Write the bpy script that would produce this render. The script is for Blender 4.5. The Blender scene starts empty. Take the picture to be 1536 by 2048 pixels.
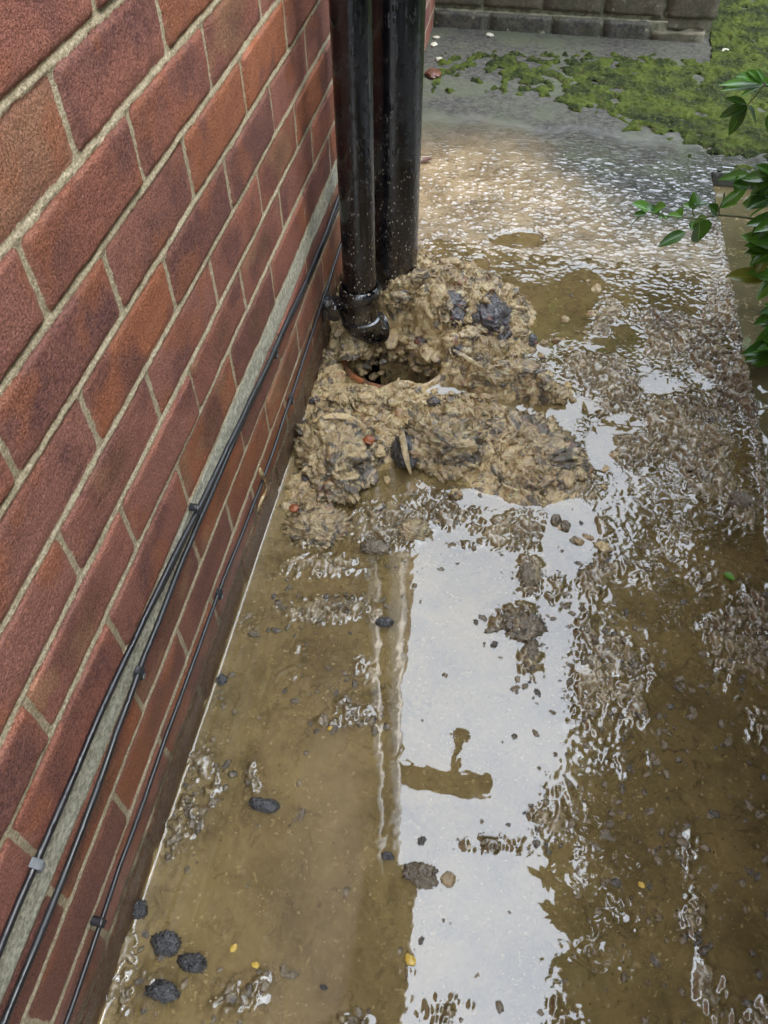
import bpy, bmesh, math, random
import numpy as np
from mathutils import Matrix, Vector
random.seed(5); RNG = np.random.RandomState(7)
C = bpy.context.scene

# ------------------------------------------------------------------ camera
CAMH = 1.1; FPX = 1538.0; WALLX = -0.358
_vy = np.array([414.0, -1894.0, FPX]); _vy /= np.linalg.norm(_vy)
_vn = np.array([7.0, 1250.4446, FPX]); _vn /= np.linalg.norm(_vn)
_vx = np.cross(_vn, _vy)
if _vx[0] < 0: _vx = -_vx
ROT = np.array([_vx, _vy, -_vn])
cam = bpy.data.cameras.new('camera'); camo = bpy.data.objects.new('camera', cam)
C.collection.objects.link(camo)
M = Matrix.Identity(4)
for r in range(3):
    M[r][0] = ROT[r][0]; M[r][1] = -ROT[r][1]; M[r][2] = -ROT[r][2]
M[0][3] = 0; M[1][3] = 0; M[2][3] = CAMH
camo.matrix_world = M
cam.sensor_fit = 'VERTICAL'; cam.sensor_height = 24.0; cam.lens = 24.0*FPX/2048.0
cam.clip_start = 0.02; cam.clip_end = 2000
C.camera = camo

def ray(px, py): return ROT @ np.array([px-768.0, py-1024.0, FPX])
def at(px, py, z=0.0):                       # point of the photo's ground (height z)
    r = ray(px, py); t = (z-CAMH)/r[2]; return np.array([r[0]*t, r[1]*t, z])
def atY(px, py, Y):                          # point on the upright plane y = Y
    r = ray(px, py); t = Y/r[1]; return np.array([r[0]*t, Y, CAMH+r[2]*t])
def proj(p):
    c = ROT.T @ (np.array(p)-np.array([0, 0, CAMH])); return 768+FPX*c[0]/c[2], 1024+FPX*c[1]/c[2], c[2]

# ------------------------------------------------------------------ sky, sun, exposure
SUN_EL = math.radians(60); SUN_AZ = math.radians(80)      # azimuth from +y towards +x
w = bpy.data.worlds.new("World"); C.world = w; w.use_nodes = True
nt = w.node_tree; nt.nodes.clear()
out = nt.nodes.new('ShaderNodeOutputWorld'); bg = nt.nodes.new('ShaderNodeBackground')
sky = nt.nodes.new('ShaderNodeTexSky'); sky.sky_type = 'NISHITA'; sky.sun_disc = False
sky.sun_elevation = SUN_EL; sky.sun_rotation = SUN_AZ; sky.air_density = 1.0; sky.dust_density = 4.0; sky.ozone_density = 1.0
tc = nt.nodes.new('ShaderNodeTexCoord'); mp = nt.nodes.new('ShaderNodeMapping'); mp.inputs['Scale'].default_value = (1, 1, 2.2)
nz = nt.nodes.new('ShaderNodeTexNoise'); nz.inputs['Scale'].default_value = 2.2; nz.inputs['Detail'].default_value = 5
cr = nt.nodes.new('ShaderNodeValToRGB')
cr.color_ramp.elements[0].position = 0.3; cr.color_ramp.elements[0].color = (16.8, 19.0, 22.6, 1)
cr.color_ramp.elements[1].position = 0.75; cr.color_ramp.elements[1].color = (22.5, 24.6, 27.4, 1)
sep = nt.nodes.new('ShaderNodeSeparateXYZ'); mr = nt.nodes.new('ShaderNodeMapRange')          # overcast: zenith three times the horizon
mr.inputs[1].default_value = 0.0; mr.inputs[2].default_value = 1.0; mr.inputs[3].default_value = 0.33; mr.inputs[4].default_value = 1.5
vm = nt.nodes.new('ShaderNodeVectorMath'); vm.operation = 'SCALE'
mx = nt.nodes.new('ShaderNodeMix'); mx.data_type = 'RGBA'; mx.inputs[0].default_value = 0.92
L = nt.links.new
L(tc.outputs['Generated'], mp.inputs[0]); L(mp.outputs[0], nz.inputs['Vector']); L(nz.outputs['Fac'], cr.inputs[0])
L(sky.outputs[0], mx.inputs[6]); L(tc.outputs['Generated'], sep.inputs[0]); L(sep.outputs[2], mr.inputs[0]); L(cr.outputs[0], vm.inputs[0]); L(mr.outputs[0], vm.inputs['Scale']); L(vm.outputs[0], mx.inputs[7]); L(mx.outputs[2], bg.inputs[0])
bg.inputs[1].default_value = 0.12
L(bg.outputs[0], out.inputs[0])
sl = bpy.data.lights.new('sun', 'SUN'); sl.energy = 1.3; sl.angle = math.radians(20); sl.color = (1.0, 0.93, 0.83)
so = bpy.data.objects.new('sun', sl); C.collection.objects.link(so)
sd = Vector((math.sin(SUN_AZ)*math.cos(SUN_EL), math.cos(SUN_AZ)*math.cos(SUN_EL), math.sin(SUN_EL)))
so.rotation_euler = sd.to_track_quat('Z', 'Y').to_euler()
C.view_settings.view_transform = 'Standard'; C.view_settings.look = 'None'
C.view_settings.gamma = 1.0; C.view_settings.exposure = 0.84

# ------------------------------------------------------------------ numpy noise
PERM = RNG.permutation(256); PERM = np.concatenate([PERM, PERM, PERM]).astype(np.int64)
G3 = RNG.normal(size=(256, 3)); G3 /= np.linalg.norm(G3, axis=1)[:, None]
def pn(x, y, z=0.0):
    x, y, z = np.broadcast_arrays(np.asarray(x, float), np.asarray(y, float), np.asarray(z, float))
    xi = np.floor(x); yi = np.floor(y); zi = np.floor(z)
    fx = x-xi; fy = y-yi; fz = z-zi
    xi = xi.astype(np.int64) & 255; yi = yi.astype(np.int64) & 255; zi = zi.astype(np.int64) & 255
    u = fx*fx*fx*(fx*(fx*6-15)+10); v = fy*fy*fy*(fy*(fy*6-15)+10); q = fz*fz*fz*(fz*(fz*6-15)+10)
    tot = 0
    for dx in (0, 1):
        wx = u if dx else 1-u
        for dy in (0, 1):
            wy = v if dy else 1-v
            for dz in (0, 1):
                wz = q if dz else 1-q
                g = G3[PERM[PERM[PERM[(xi+dx) & 255]+((yi+dy) & 255)]+((zi+dz) & 255)]]
                tot = tot+wx*wy*wz*(g[..., 0]*(fx-dx)+g[..., 1]*(fy-dy)+g[..., 2]*(fz-dz))
    return tot*1.5
def fbm(x, y, z=0.0, o=4, g=0.5):
    a = 1; t = 0; s = 0
    for k in range(o):
        t = t+a*pn(x*2**k+17.3*k, y*2**k+5.1*k, z*2**k+9.7*k); s += a; a *= g
    return t/s
def billow(x, y, z=0.0, o=4, g=0.5):         # round pillows with creases between, 0..1
    a = 1; t = 0; s = 0
    for k in range(o):
        t = t+a*np.abs(pn(x*2**k+7.7*k, y*2**k+3.1*k, z*2**k+1.7*k)); s += a; a *= g
    return t/s*1.8
def ridge(x, y, z=0.0, o=4, g=0.5): return 1-billow(x, y, z, o, g)
def sm(e0, e1, x): t = np.clip((x-e0)/(e1-e0), 0, 1); return t*t*(3-2*t)

# ------------------------------------------------------------------ object helpers
def link(o): C.collection.objects.link(o); return o
def tag(o, label=None, cat=None, group=None, kind=None):
    if label: o['label'] = label
    if cat: o['category'] = cat
    if group: o['group'] = group
    if kind: o['kind'] = kind
    return o
def empty(name, loc, label, cat, group=None):
    o = link(bpy.data.objects.new(name, None)); o.location = loc; o.empty_display_size = .05
    return tag(o, label, cat, group)
def mesh(name, verts, faces, mat, parent=None, smooth=True, attrs=None, cols=None):
    me = bpy.data.meshes.new(name)
    verts = np.asarray(verts, dtype=np.float32)
    if isinstance(faces, np.ndarray):
        n = len(faces); k = faces.shape[1]
        me.vertices.add(len(verts)); me.vertices.foreach_set('co', verts.ravel())
        me.loops.add(n*k); me.loops.foreach_set('vertex_index', faces.astype(np.int32).ravel())
        me.polygons.add(n); me.polygons.foreach_set('loop_start', np.arange(0, n*k, k, dtype=np.int32))
        me.update(calc_edges=True)
    else:
        me.from_pydata([tuple(map(float, v)) for v in verts], [], faces)
    me.validate()
    if smooth: me.polygons.foreach_set('use_smooth', [True]*len(me.polygons))
    for k, v in (attrs or {}).items():
        a = me.attributes.new(k, 'FLOAT', 'POINT'); a.data.foreach_set('value', np.asarray(v, dtype=np.float32).ravel())
    for k, v in (cols or {}).items():
        a = me.attributes.new(k, 'FLOAT_COLOR', 'POINT')
        c = np.ones((len(verts), 4), dtype=np.float32); c[:, :3] = v; a.data.foreach_set('color', c.ravel())
    me.materials.append(mat)
    o = link(bpy.data.objects.new(name, me))
    if parent:
        o.parent = parent; o.matrix_parent_inverse = Matrix.Translation(-Vector(parent.location))
    return o
def gridfaces(nx, ny, keep=None):
    i = np.arange(nx-1)[:, None]*ny+np.arange(ny-1)[None, :]
    f = np.stack([i, i+ny, i+ny+1, i+1], -1).reshape(-1, 4)
    if keep is not None:
        k = keep.ravel(); f = f[k[f].all(1)]
    return f
def compact(verts, faces, *arrs):
    used = np.unique(faces); m = np.full(len(verts), -1); m[used] = np.arange(len(used))
    return (verts[used], m[faces])+tuple(a[used] for a in arrs)
class MB:                                    # collects simple shapes into one mesh
    def __init__(s): s.v = []; s.f = []
    def add(s, v, f):
        b = len(s.v); s.v += [tuple(map(float, p)) for p in v]; s.f += [tuple(i+b for i in q) for q in f]
    def tube(s, pts, r, n=12, cap=True):
        pts = [Vector(p) for p in pts]; rs = r if hasattr(r, '__len__') else [r]*len(pts)
        up = Vector((0, 0, 1)); rings = []
        t0 = (pts[1]-pts[0]).normalized()
        if abs(t0.dot(up)) > .9: up = Vector((0, 1, 0))
        a = t0.cross(up).normalized()
        for i, p in enumerate(pts):
            t = (pts[min(i+1, len(pts)-1)]-pts[max(i-1, 0)]).normalized()
            a = (a-t*a.dot(t)).normalized(); b = t.cross(a)
            rings.append([p+(a*math.cos(2*math.pi*k/n)+b*math.sin(2*math.pi*k/n))*rs[i] for k in range(n)])
        v = [q for R in rings for q in R]; f = []
        for i in range(len(pts)-1):
            for k in range(n):
                f.append((i*n+k, i*n+(k+1) % n, (i+1)*n+(k+1) % n, (i+1)*n+k))
        if cap: f.append(tuple(range(n-1, -1, -1))); f.append(tuple((len(pts)-1)*n+k for k in range(n)))
        s.add(v, f)
    def lathe(s, c, prof, n=48, cap=False):
        v = []; f = []
        for (r, z) in prof:
            for k in range(n): v.append((c[0]+r*math.cos(2*math.pi*k/n), c[1]+r*math.sin(2*math.pi*k/n), c[2]+z))
        for i in range(len(prof)-1):
            for k in range(n): f.append((i*n+k, i*n+(k+1) % n, (i+1)*n+(k+1) % n, (i+1)*n+k))
        if cap: f.append(tuple(range(n))); f.append(tuple((len(prof)-1)*n+k for k in range(n)))
        s.add(v, f)
    def box(s, c, d, rot=None, bev=0.0):
        bm = bmesh.new(); bmesh.ops.create_cube(bm, size=1)
        for v in bm.verts: v.co = Vector((v.co.x*d[0], v.co.y*d[1], v.co.z*d[2]))
        if bev: bmesh.ops.bevel(bm, geom=bm.edges[:], offset=bev, segments=2, affect='EDGES', profile=.6)
        R = rot or Matrix.Identity(3)
        s.add([R @ v.co+Vector(c) for v in bm.verts], [tuple(v.index for v in f.verts) for f in bm.faces]) if not bev else None
        if bev:
            bm.verts.index_update(); s.add([R @ v.co+Vector(c) for v in bm.verts], [tuple(v.index for v in f.verts) for f in bm.faces])
        bm.free()
    def build(s, name, mat, parent=None, smooth=True):
        o = mesh(name, np.array(s.v), s.f, mat, parent, smooth)
        if smooth:
            try: o.data.set_sharp_from_angle(angle=math.radians(42))
            except Exception: pass
        return o

def ico(sub):
    bm = bmesh.new(); bmesh.ops.create_icosphere(bm, subdivisions=sub, radius=1)
    v = np.array([q.co[:] for q in bm.verts]); f = np.array([[q.index for q in p.verts] for p in bm.faces]); bm.free(); return v, f
ICO = {s: ico(s) for s in (3, 4, 5, 6)}
# ------------------------------------------------------------------ material helpers
class N:
    def __init__(s, name):
        s.m = bpy.data.materials.new(name); s.m.use_nodes = True; s.t = s.m.node_tree
        s.b = s.t.nodes['Principled BSDF']; s.o = s.t.nodes['Material Output']
        s.tc = s.t.nodes.new('ShaderNodeTexCoord')
    def n(s, k): return s.t.nodes.new(k)
    def l(s, a, b): s.t.links.new(a, b)
    def set(s, i, v):
        if hasattr(v, 'is_output') or hasattr(v, 'links'): s.l(v, i)
        else: i.default_value = v
    def noise(s, scale, detail=4, rough=.55, vec=None, dist=0.0, stretch=None):
        k = s.n('ShaderNodeTexNoise'); k.inputs['Scale'].default_value = scale; k.inputs['Detail'].default_value = detail
        k.inputs['Roughness'].default_value = rough; k.inputs['Distortion'].default_value = dist
        v = vec or s.tc.outputs['Object']
        if stretch:
            mp = s.n('ShaderNodeMapping'); mp.inputs['Scale'].default_value = stretch; s.l(v, mp.inputs[0]); v = mp.outputs[0]
        s.l(v, k.inputs['Vector']); return k.outputs['Fac']
    def voro(s, scale, feat='F1', rnd=1.0, stretch=None, out='Distance'):
        k = s.n('ShaderNodeTexVoronoi'); k.feature = feat; k.inputs['Scale'].default_value = scale; k.inputs['Randomness'].default_value = rnd
        v = s.tc.outputs['Object']
        if stretch:
            mp = s.n('ShaderNodeMapping'); mp.inputs['Scale'].default_value = stretch; s.l(v, mp.inputs[0]); v = mp.outputs[0]
        s.l(v, k.inputs['Vector']); return k.outputs[out]
    def attr(s, name, col=False):
        k = s.n('ShaderNodeAttribute'); k.attribute_name = name; return k.outputs['Color' if col else 'Fac']
    def math(s, op, a, b=0.0, clamp=False):
        k = s.n('ShaderNodeMath'); k.operation = op; k.use_clamp = clamp; s.set(k.inputs[0], a); s.set(k.inputs[1], b); return k.outputs[0]
    def step(s, v, a, b, lo=0.0, hi=1.0):
        k = s.n('ShaderNodeMapRange'); k.interpolation_type = 'SMOOTHSTEP'; s.set(k.inputs[0], v)
        k.inputs[1].default_value = a; k.inputs[2].default_value = b; k.inputs[3].default_value = lo; k.inputs[4].default_value = hi
        return k.outputs[0]
    def mix(s, f, a, b, mode='MIX'):
        k = s.n('ShaderNodeMix'); k.data_type = 'RGBA'; k.blend_type = mode
        s.set(k.inputs[0], f)
        for i, v in ((6, a), (7, b)):
            if isinstance(v, tuple): k.inputs[i].default_value = (*v, 1) if len(v) == 3 else v
            else: s.l(v, k.inputs[i])
        return k.outputs[2]
    def bump(s, h, strength=.5, dist=.002, prev=None):
        k = s.n('ShaderNodeBump'); k.inputs['Strength'].default_value = strength; k.inputs['Distance'].default_value = dist
        s.l(h, k.inputs['Height'])
        if prev: s.l(prev, k.inputs['Normal'])
        return k.outputs[0]
    def fin(s, col=None, rough=None, normal=None, spec=None, ior=None, coat=None):
        b = s.b
        if col is not None: s.set(b.inputs['Base Color'], (*col, 1) if isinstance(col, tuple) else col)
        if rough is not None: s.set(b.inputs['Roughness'], rough)
        if normal is not None: s.l(normal, b.inputs['Normal'])
        if ior: b.inputs['IOR'].default_value = ior
        if spec is not None: b.inputs['Specular IOR Level'].default_value = spec
        if coat: b.inputs['Coat Weight'].default_value = coat[0]; b.inputs['Coat Roughness'].default_value = coat[1]
        return s.m

# ------------------------------------------------------------------ materials
def m_brick():
    s = N('sandfaced_brick')
    sdf = s.attr('sdf'); col = s.attr('Col', True); z = s.attr('hz')
    edge = s.math('ADD', sdf, s.math('MULTIPLY', s.math('SUBTRACT', s.noise(140, 5, .7), .5), .006))
    mort = s.step(edge, -.0010, .0004, 1, 0)                       # 1 = mortar
    g1 = s.noise(420, 3, .7); g2 = s.noise(130, 4, .65); g3 = s.noise(26, 4, .6)
    c = s.mix(s.step(g1, .35, .68), s.mix(.55, col, (.045, .018, .014)), s.mix(.25, col, (.72, .36, .24)))
    c = s.mix(s.step(g2, .42, .75, 0, .45), c, (.36, .145, .085))
    c = s.mix(s.step(g3, .5, .8, 0, .4), c, (.16, .055, .05))
    # pale arris where the face sand has worn off
    ar = s.math('MULTIPLY', s.step(edge, .002, .009, 1, 0), s.step(g3, .38, .6))
    c = s.mix(s.math('MULTIPLY', ar, .28), c, (.42, .22, .16))
    mg = s.noise(300, 4, .7); mg2 = s.noise(22, 4, .6)
    mc = s.mix(s.step(mg, .3, .7), (.33, .265, .16), (.68, .575, .39))
    mc = s.mix(s.step(mg2, .5, .74, 0, .5), mc, (.27, .225, .135))
    dp = s.attr('dpc')
    dc = s.mix(s.step(s.noise(160, 4, .75), .35, .65), (.36, .34, .25), (.74, .71, .56))
    dc = s.mix(s.step(s.noise(34, 4, .6), .55, .75, 0, .55), dc, (.34, .33, .22))
    mc = s.mix(dp, mc, dc)
    c = s.mix(mort, c, mc)
    # damp dirt low down with its own ragged shape, and dried splashes
    dn = s.math('ADD', z, s.math('MULTIPLY', s.math('SUBTRACT', s.noise(18, 5, .6), .5), .10))
    dirt = s.step(dn, .060, .095, .88, 0)
    c = s.mix(dirt, c, s.mix(s.step(g2, .4, .65), (.055, .040, .022), (.15, .115, .07)))
    wetc = s.math('MULTIPLY', s.step(dn, .12, .34, .30, 0), s.math('SUBTRACT', 1.0, s.math('MULTIPLY', mort, .8)))
    c = s.mix(wetc, c, (.12, .04, .022))
    spl = s.step(s.voro(150), .14, .26, 1, 0); spm = s.attr('splash')
    pick = s.step(s.noise(60, 3, .6), .44, .5)
    sp = s.math('MULTIPLY', s.math('MULTIPLY', spl, spm), pick, True)
    c = s.mix(sp, c, (.42, .35, .24))
    film = s.math('MULTIPLY', spm, s.step(s.noise(40, 5, .7), .5, .7), True)
    c = s.mix(s.math('MULTIPLY', film, .6), c, (.27, .20, .12))
    pit = s.step(s.voro(260), .0, .35)
    b = s.bump(g1, .75, .0016); b = s.bump(g2, .5, .002, b); b = s.bump(pit, .25, .001, b)
    b = s.bump(mg, .25, .001, b)
    return s.fin(c, s.step(z, .05, .5, .42, .88), b, spec=.35)
def m_farbrick():
    s = N('far_brickwork')
    mp = s.n('ShaderNodeMapping'); mp.inputs['Rotation'].default_value = (math.radians(90), 0, math.radians(90))
    cx = s.n('ShaderNodeSeparateXYZ'); s.l(s.tc.outputs['Object'], cx.inputs[0])
    cb = s.n('ShaderNodeCombineXYZ'); s.l(cx.outputs[1], cb.inputs[0]); s.l(cx.outputs[2], cb.inputs[1])
    k = s.n('ShaderNodeTexBrick'); s.l(cb.outputs[0], k.inputs[0])
    k.inputs['Scale'].default_value = 1; k.inputs['Brick Width'].default_value = .22; k.inputs['Row Height'].default_value = .0755
    k.inputs['Mortar Size'].default_value = .005; k.inputs['Color1'].default_value = (.22, .08, .05, 1); k.inputs['Color2'].default_value = (.13, .045, .04, 1)
    k.inputs['Mortar'].default_value = (.33, .28, .19, 1)
    return s.fin(k.outputs[0], .85)
def m_ground():
    s = N('wet_concrete')
    mud = s.attr('mud'); soil = s.attr('soil'); fl = s.attr('film')
    n1 = s.noise(9, 6, .65); n2 = s.noise(60, 5, .7); n3 = s.noise(260, 3, .7)
    con = s.mix(s.step(n2, .3, .7), (.030, .031, .027), (.095, .092, .08))
    con = s.mix(s.step(s.noise(5, 5, .6), .45, .65, 0, .7), con, (.085, .095, .06))
    con = s.mix(s.step(n3, .60, .75, 0, .6), con, (.24, .23, .20))
    md = s.mix(s.step(n1, .35, .65), (.125, .088, .042), (.31, .232, .12))
    md = s.mix(s.step(n2, .52, .72, 0, .65), md, (.34, .26, .15))
    md = s.mix(s.step(s.noise(26, 6, .75, dist=.8), .54, .64, 0, .75), md, (.05, .036, .02))
    md = s.mix(s.step(s.noise(48, 5, .75, dist=.6), .60, .66, 0, .7), md, (.50, .39, .22))
    md = s.mix(s.step(s.noise(95, 3, .6), .66, .72, 0, .8), md, (.60, .50, .33))
    sx = s.n('ShaderNodeSeparateXYZ'); s.l(s.tc.outputs['Object'], sx.inputs[0])
    silt = s.mix(s.step(n1, .3, .7), (.26, .185, .10), (.42, .315, .19))                  # pale silt washed over the upper path
    md = s.mix(s.math('MULTIPLY', s.step(s.math('SUBTRACT', sx.outputs[1], s.math('MULTIPLY', sx.outputs[0], .35)), 1.45, 1.75), s.step(n2, .62, .42, 0, .85)), md, silt)
    c = s.mix(mud, con, md)
    c = s.mix(soil, c, s.mix(s.step(n2, .3, .7), (.03, .022, .014), (.10, .08, .045)))
    rip = s.noise(55, 3, .5, stretch=(.75, 1.5, 1)); rip2 = s.noise(150, 2, .5)
    b = s.bump(n2, .35, .003); b = s.bump(n3, .5, .0013, b)
    bw = s.bump(s.step(rip, .54, .74), .4, .005); bw = s.bump(rip2, .2, .0015, bw)
    m = s.fin(c, s.step(fl, 0, 1, .8, .13), b, spec=.5); s.l(s.step(fl, 0, .4, .15, .5), s.b.inputs['Specular IOR Level'])
    s.b.inputs['Coat Roughness'].default_value = .03; s.b.inputs['Coat IOR'].default_value = 1.5
    s.l(fl, s.b.inputs['Coat Weight']); s.l(bw, s.b.inputs['Coat Normal'])
    return m
def m_water(name='murky_flood_water', tint=(.54, .385, .155), k=44.0, base=.24):
    s = N(name)
    s.t.nodes.remove(s.b)
    d = s.attr('depth')
    sw = s.noise(7, 5, .6, dist=.6)
    fac = s.math('SUBTRACT', 1.0, s.math('EXPONENT', s.math('MULTIPLY', d, -k)))
    fac = s.math('MULTIPLY', s.math('ADD', s.math('MULTIPLY', fac, .75), base*.5), s.step(sw, .25, .7, .75, 1.15), True)
    di = s.n('ShaderNodeBsdfDiffuse')
    silt = s.mix(s.step(sw, .35, .65), tuple(.78*v for v in tint), tint)
    silt = s.mix(s.step(s.noise(38, 6, .75, dist=1.0), .50, .68, 0, .55), silt, (.17, .12, .06))
    silt = s.mix(s.step(s.noise(55, 5, .7, dist=.8), .58, .68, 0, .55), silt, (.72, .58, .34))
    s.l(silt, di.inputs[0])
    tr = s.n('ShaderNodeBsdfTransparent'); tr.inputs[0].default_value = (.93, .90, .80, 1)
    mx = s.n('ShaderNodeMixShader'); s.l(fac, mx.inputs[0]); s.l(tr.outputs[0], mx.inputs[1]); s.l(di.outputs[0], mx.inputs[2])
    gl = s.n('ShaderNodeBsdfGlossy'); gl.inputs['Roughness'].default_value = .012
    bp = s.bump(s.noise(24, 2, .5), .018, .004); bp = s.bump(s.noise(5, 2, .5), .03, .01, bp)
    s.l(bp, gl.inputs['Normal'])
    fr = s.n('ShaderNodeFresnel'); fr.inputs['IOR'].default_value = WATER_IOR; s.l(bp, fr.inputs['Normal'])
    m2 = s.n('ShaderNodeMixShader'); s.l(fr.outputs[0], m2.inputs[0]); s.l(mx.outputs[0], m2.inputs[1]); s.l(gl.outputs[0], m2.inputs[2])
    s.l(m2.outputs[0], s.o.inputs[0])
    return s.m
WATER_IOR = 1.85
def m_sludge(name, a, b_, dark, darkamt=.5, red=0.0, rough=.32):
    s = N(name)
    n1 = s.noise(16, 5, .65, dist=.5); n2 = s.noise(75, 5, .7, dist=.8); n3 = s.noise(230, 3, .7)
    c = s.mix(s.step(n1, .35, .65), a, b_)
    c = s.mix(s.step(n2, .48, .75, 0, .6), c, tuple(min(.75, v*1.9) for v in b_))
    c = s.mix(s.step(s.noise(22, 5, .7, dist=1.2), .64-darkamt*.25, .74-darkamt*.25, 0, .85), c, dark)
    c = s.mix(s.step(s.noise(120, 4, .7), .58, .70, 0, .55), c, dark)
    if red: c = s.mix(s.step(s.noise(30, 4, .6), .60, .66, 0, red), c, (.26, .055, .02))
    fib = s.noise(60, 4, .6, stretch=(.6, 3.0, 1.2), dist=1.5)
    bp = s.bump(n2, .7, .006); bp = s.bump(fib, .4, .004, bp); bp = s.bump(n3, .6, .0016, bp)
    m = s.fin(c, s.step(n2, .3, .7, rough-.12, rough+.2), bp, spec=.55)
    s.b.inputs['Coat Weight'].default_value = 1.0; s.b.inputs['Coat Roughness'].default_value = .06; s.b.inputs['Coat IOR'].default_value = 1.55
    s.l(bp, s.b.inputs['Coat Normal'])
    return m
def m_black(name, rough=.13, splash=True):
    s = N(name)
    n = s.noise(14, 5, .6); z = s.attr('hz')
    sx = s.n('ShaderNodeSeparateXYZ'); s.l(s.n('ShaderNodeNewGeometry').outputs['Position'], sx.inputs[0]); zz = sx.outputs[2]
    c = s.mix(s.step(n, .4, .7), (.003, .003, .0045), (.007, .007, .010))
    r = s.step(n, .35, .65, rough, rough+.2)
    drops = s.step(s.voro(85, stretch=(1, 1, .55)), .12, .42, 1, 0)
    bp = s.bump(drops, .35, .0015)
    bp = s.bump(s.noise(50, 3, .5), .12, .002, bp)
    if splash:
        lo = s.step(zz, .12, .55, 1, 0)
        sp = s.math('MULTIPLY', s.step(s.voro(150, stretch=(1, 1, .6)), .16, .26, 1, 0), s.step(s.noise(45, 3, .6), .46, .54))
        sp = s.math('MULTIPLY', sp, s.math('ADD', s.math('MULTIPLY', lo, .9), .03), True)
        st = s.math('MULTIPLY', s.step(s.noise(170, 4, .75, stretch=(1, 1, .5)), .60, .66), s.math('MULTIPLY', lo, .7))
        sm_ = s.math('MULTIPLY', s.step(zz, .1, .22, 1, 0), s.step(s.noise(40, 5, .7), .48, .62))
        c = s.mix(s.math('MULTIPLY', st, .55), c, (.12, .10, .07)); c = s.mix(sp, c, (.55, .48, .36)); c = s.mix(s.math('MULTIPLY', sm_, .45), c, (.16, .12, .07))
        r = s.math('ADD', r, s.math('MULTIPLY', st, .3))
    return s.fin(c, r, bp, spec=.6, ior=1.75)
def m_plain(name, a, b_, scale=60, rough=.5, bs=.4, bd=.002, spec=.5):
    s = N(name); n = s.noise(scale, 4, .65)
    return s.fin(s.mix(s.step(n, .35, .65), a, b_), rough, s.bump(n, bs, bd), spec=spec)
def m_moss():
    s = N('moss'); n1 = s.noise(12, 5, .6); n2 = s.noise(90, 4, .7); v = s.voro(70)
    c = s.mix(s.step(n1, .35, .65), (.012, .018, .006), (.055, .075, .011))
    c = s.mix(s.step(n2, .5, .75, 0, .7), c, (.115, .15, .018))
    c = s.mix(s.step(s.noise(40, 4, .6), .58, .7, 0, .8), c, (.045, .035, .015))
    b = s.bump(n2, 1, .006); b = s.bump(s.noise(300, 2, .6), .8, .002, b)
    return s.fin(c, .9, b, spec=.2)
def m_backbrick():
    s = N('mossy_brick'); col = s.attr('Col', True)
    n1 = s.noise(14, 5, .65); n2 = s.noise(90, 4, .7)
    c = s.mix(s.step(n2, .35, .65, 0, .6), col, (.15, .13, .085))
    c = s.mix(s.step(n1, .45, .7, 0, .6), c, (.045, .05, .022))
    c = s.mix(s.step(s.noise(30, 5, .7), .60, .68, 0, .7), c, (.33, .34, .22))
    return s.fin(c, .7, s.bump(n2, .6, .003), spec=.4)
def m_leaf(name, a, b_, rough=.25):
    s = N(name); col = s.attr('lv'); n = s.noise(30, 3, .6)
    c = s.mix(col, a, b_)
    mid = s.attr('rib'); c = s.mix(s.step(mid, .0, .10, .55, 0), c, tuple(min(.6, v*2.2) for v in b_))
    m = s.fin(c, rough, s.bump(s.noise(120, 2, .5), .25, .001), spec=.6)
    s.b.inputs['Subsurface Weight'].default_value = 0
    tl = s.n('ShaderNodeBsdfTranslucent'); s.l(s.mix(.5, c, (.25, .42, .05)), tl.inputs[0])
    mx = s.n('ShaderNodeMixShader'); mx.inputs[0].default_value = .22
    s.l(s.b.outputs[0], mx.inputs[1]); s.l(tl.outputs[0], mx.inputs[2]); s.l(mx.outputs[0], s.o.inputs[0])
    return s.m
M_BRICK = m_brick(); M_FARB = m_farbrick(); M_GROUND = m_ground(); M_WATER = m_water(); M_MOSS = m_moss(); M_BACK = m_backbrick()
M_TAN = m_sludge('tan_sludge', (.34, .215, .085), (.60, .42, .19), (.05, .032, .018), .50, .5)
M_GREY = m_sludge('grey_sludge', (.25, .165, .07), (.52, .365, .17), (.03, .022, .016), .62, .3)
M_DARK = m_sludge('dark_sludge', (.018, .016, .016), (.05, .045, .042), (.008, .008, .009), .6, .0, .28)
M_DARKRED = m_sludge('dark_red_sludge', (.025, .018, .018), (.06, .045, .04), (.01, .009, .01), .5, .8, .28)
M_BROWN = m_sludge('brown_sludge', (.10, .07, .035), (.22, .16, .085), (.04, .028, .018), .6, 0, .25)
M_PIPE = m_black('black_gloss_pipe'); M_CABLE = m_black('black_cable', .34, False); M_CLIPG = m_plain('grey_plastic', (.16, .165, .17), (.25, .25, .26), 60, .35)
M_TERRA = m_plain('terracotta', (.22, .065, .022), (.36, .12, .045), 40, .3)
M_SHAFT = m_plain('gully_shaft', (.006, .005, .004), (.02, .015, .01), 30, .3)
M_LEAF = m_leaf('glossy_leaf', (.022, .075, .014), (.12, .29, .035))
M_LEAFY = m_leaf('yellowing_leaf', (.20, .17, .02), (.13, .17, .02), .35)
M_STEM = m_plain('green_stem', (.10, .13, .035), (.16, .13, .05), 90, .5)
M_ROOF = m_plain('eaves_board', (.02, .018, .015), (.035, .03, .025), 20, .6)
M_GRAV = m_plain('pale_stone', (.33, .31, .24), (.48, .46, .37), 90, .6)
M_CORN = m_plain('corn_yellow', (.55, .34, .05), (.70, .48, .10), 80, .25)
M_DEADLEAF = m_plain('dead_leaf', (.06, .025, .015), (.13, .055, .035), 60, .35)

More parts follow.
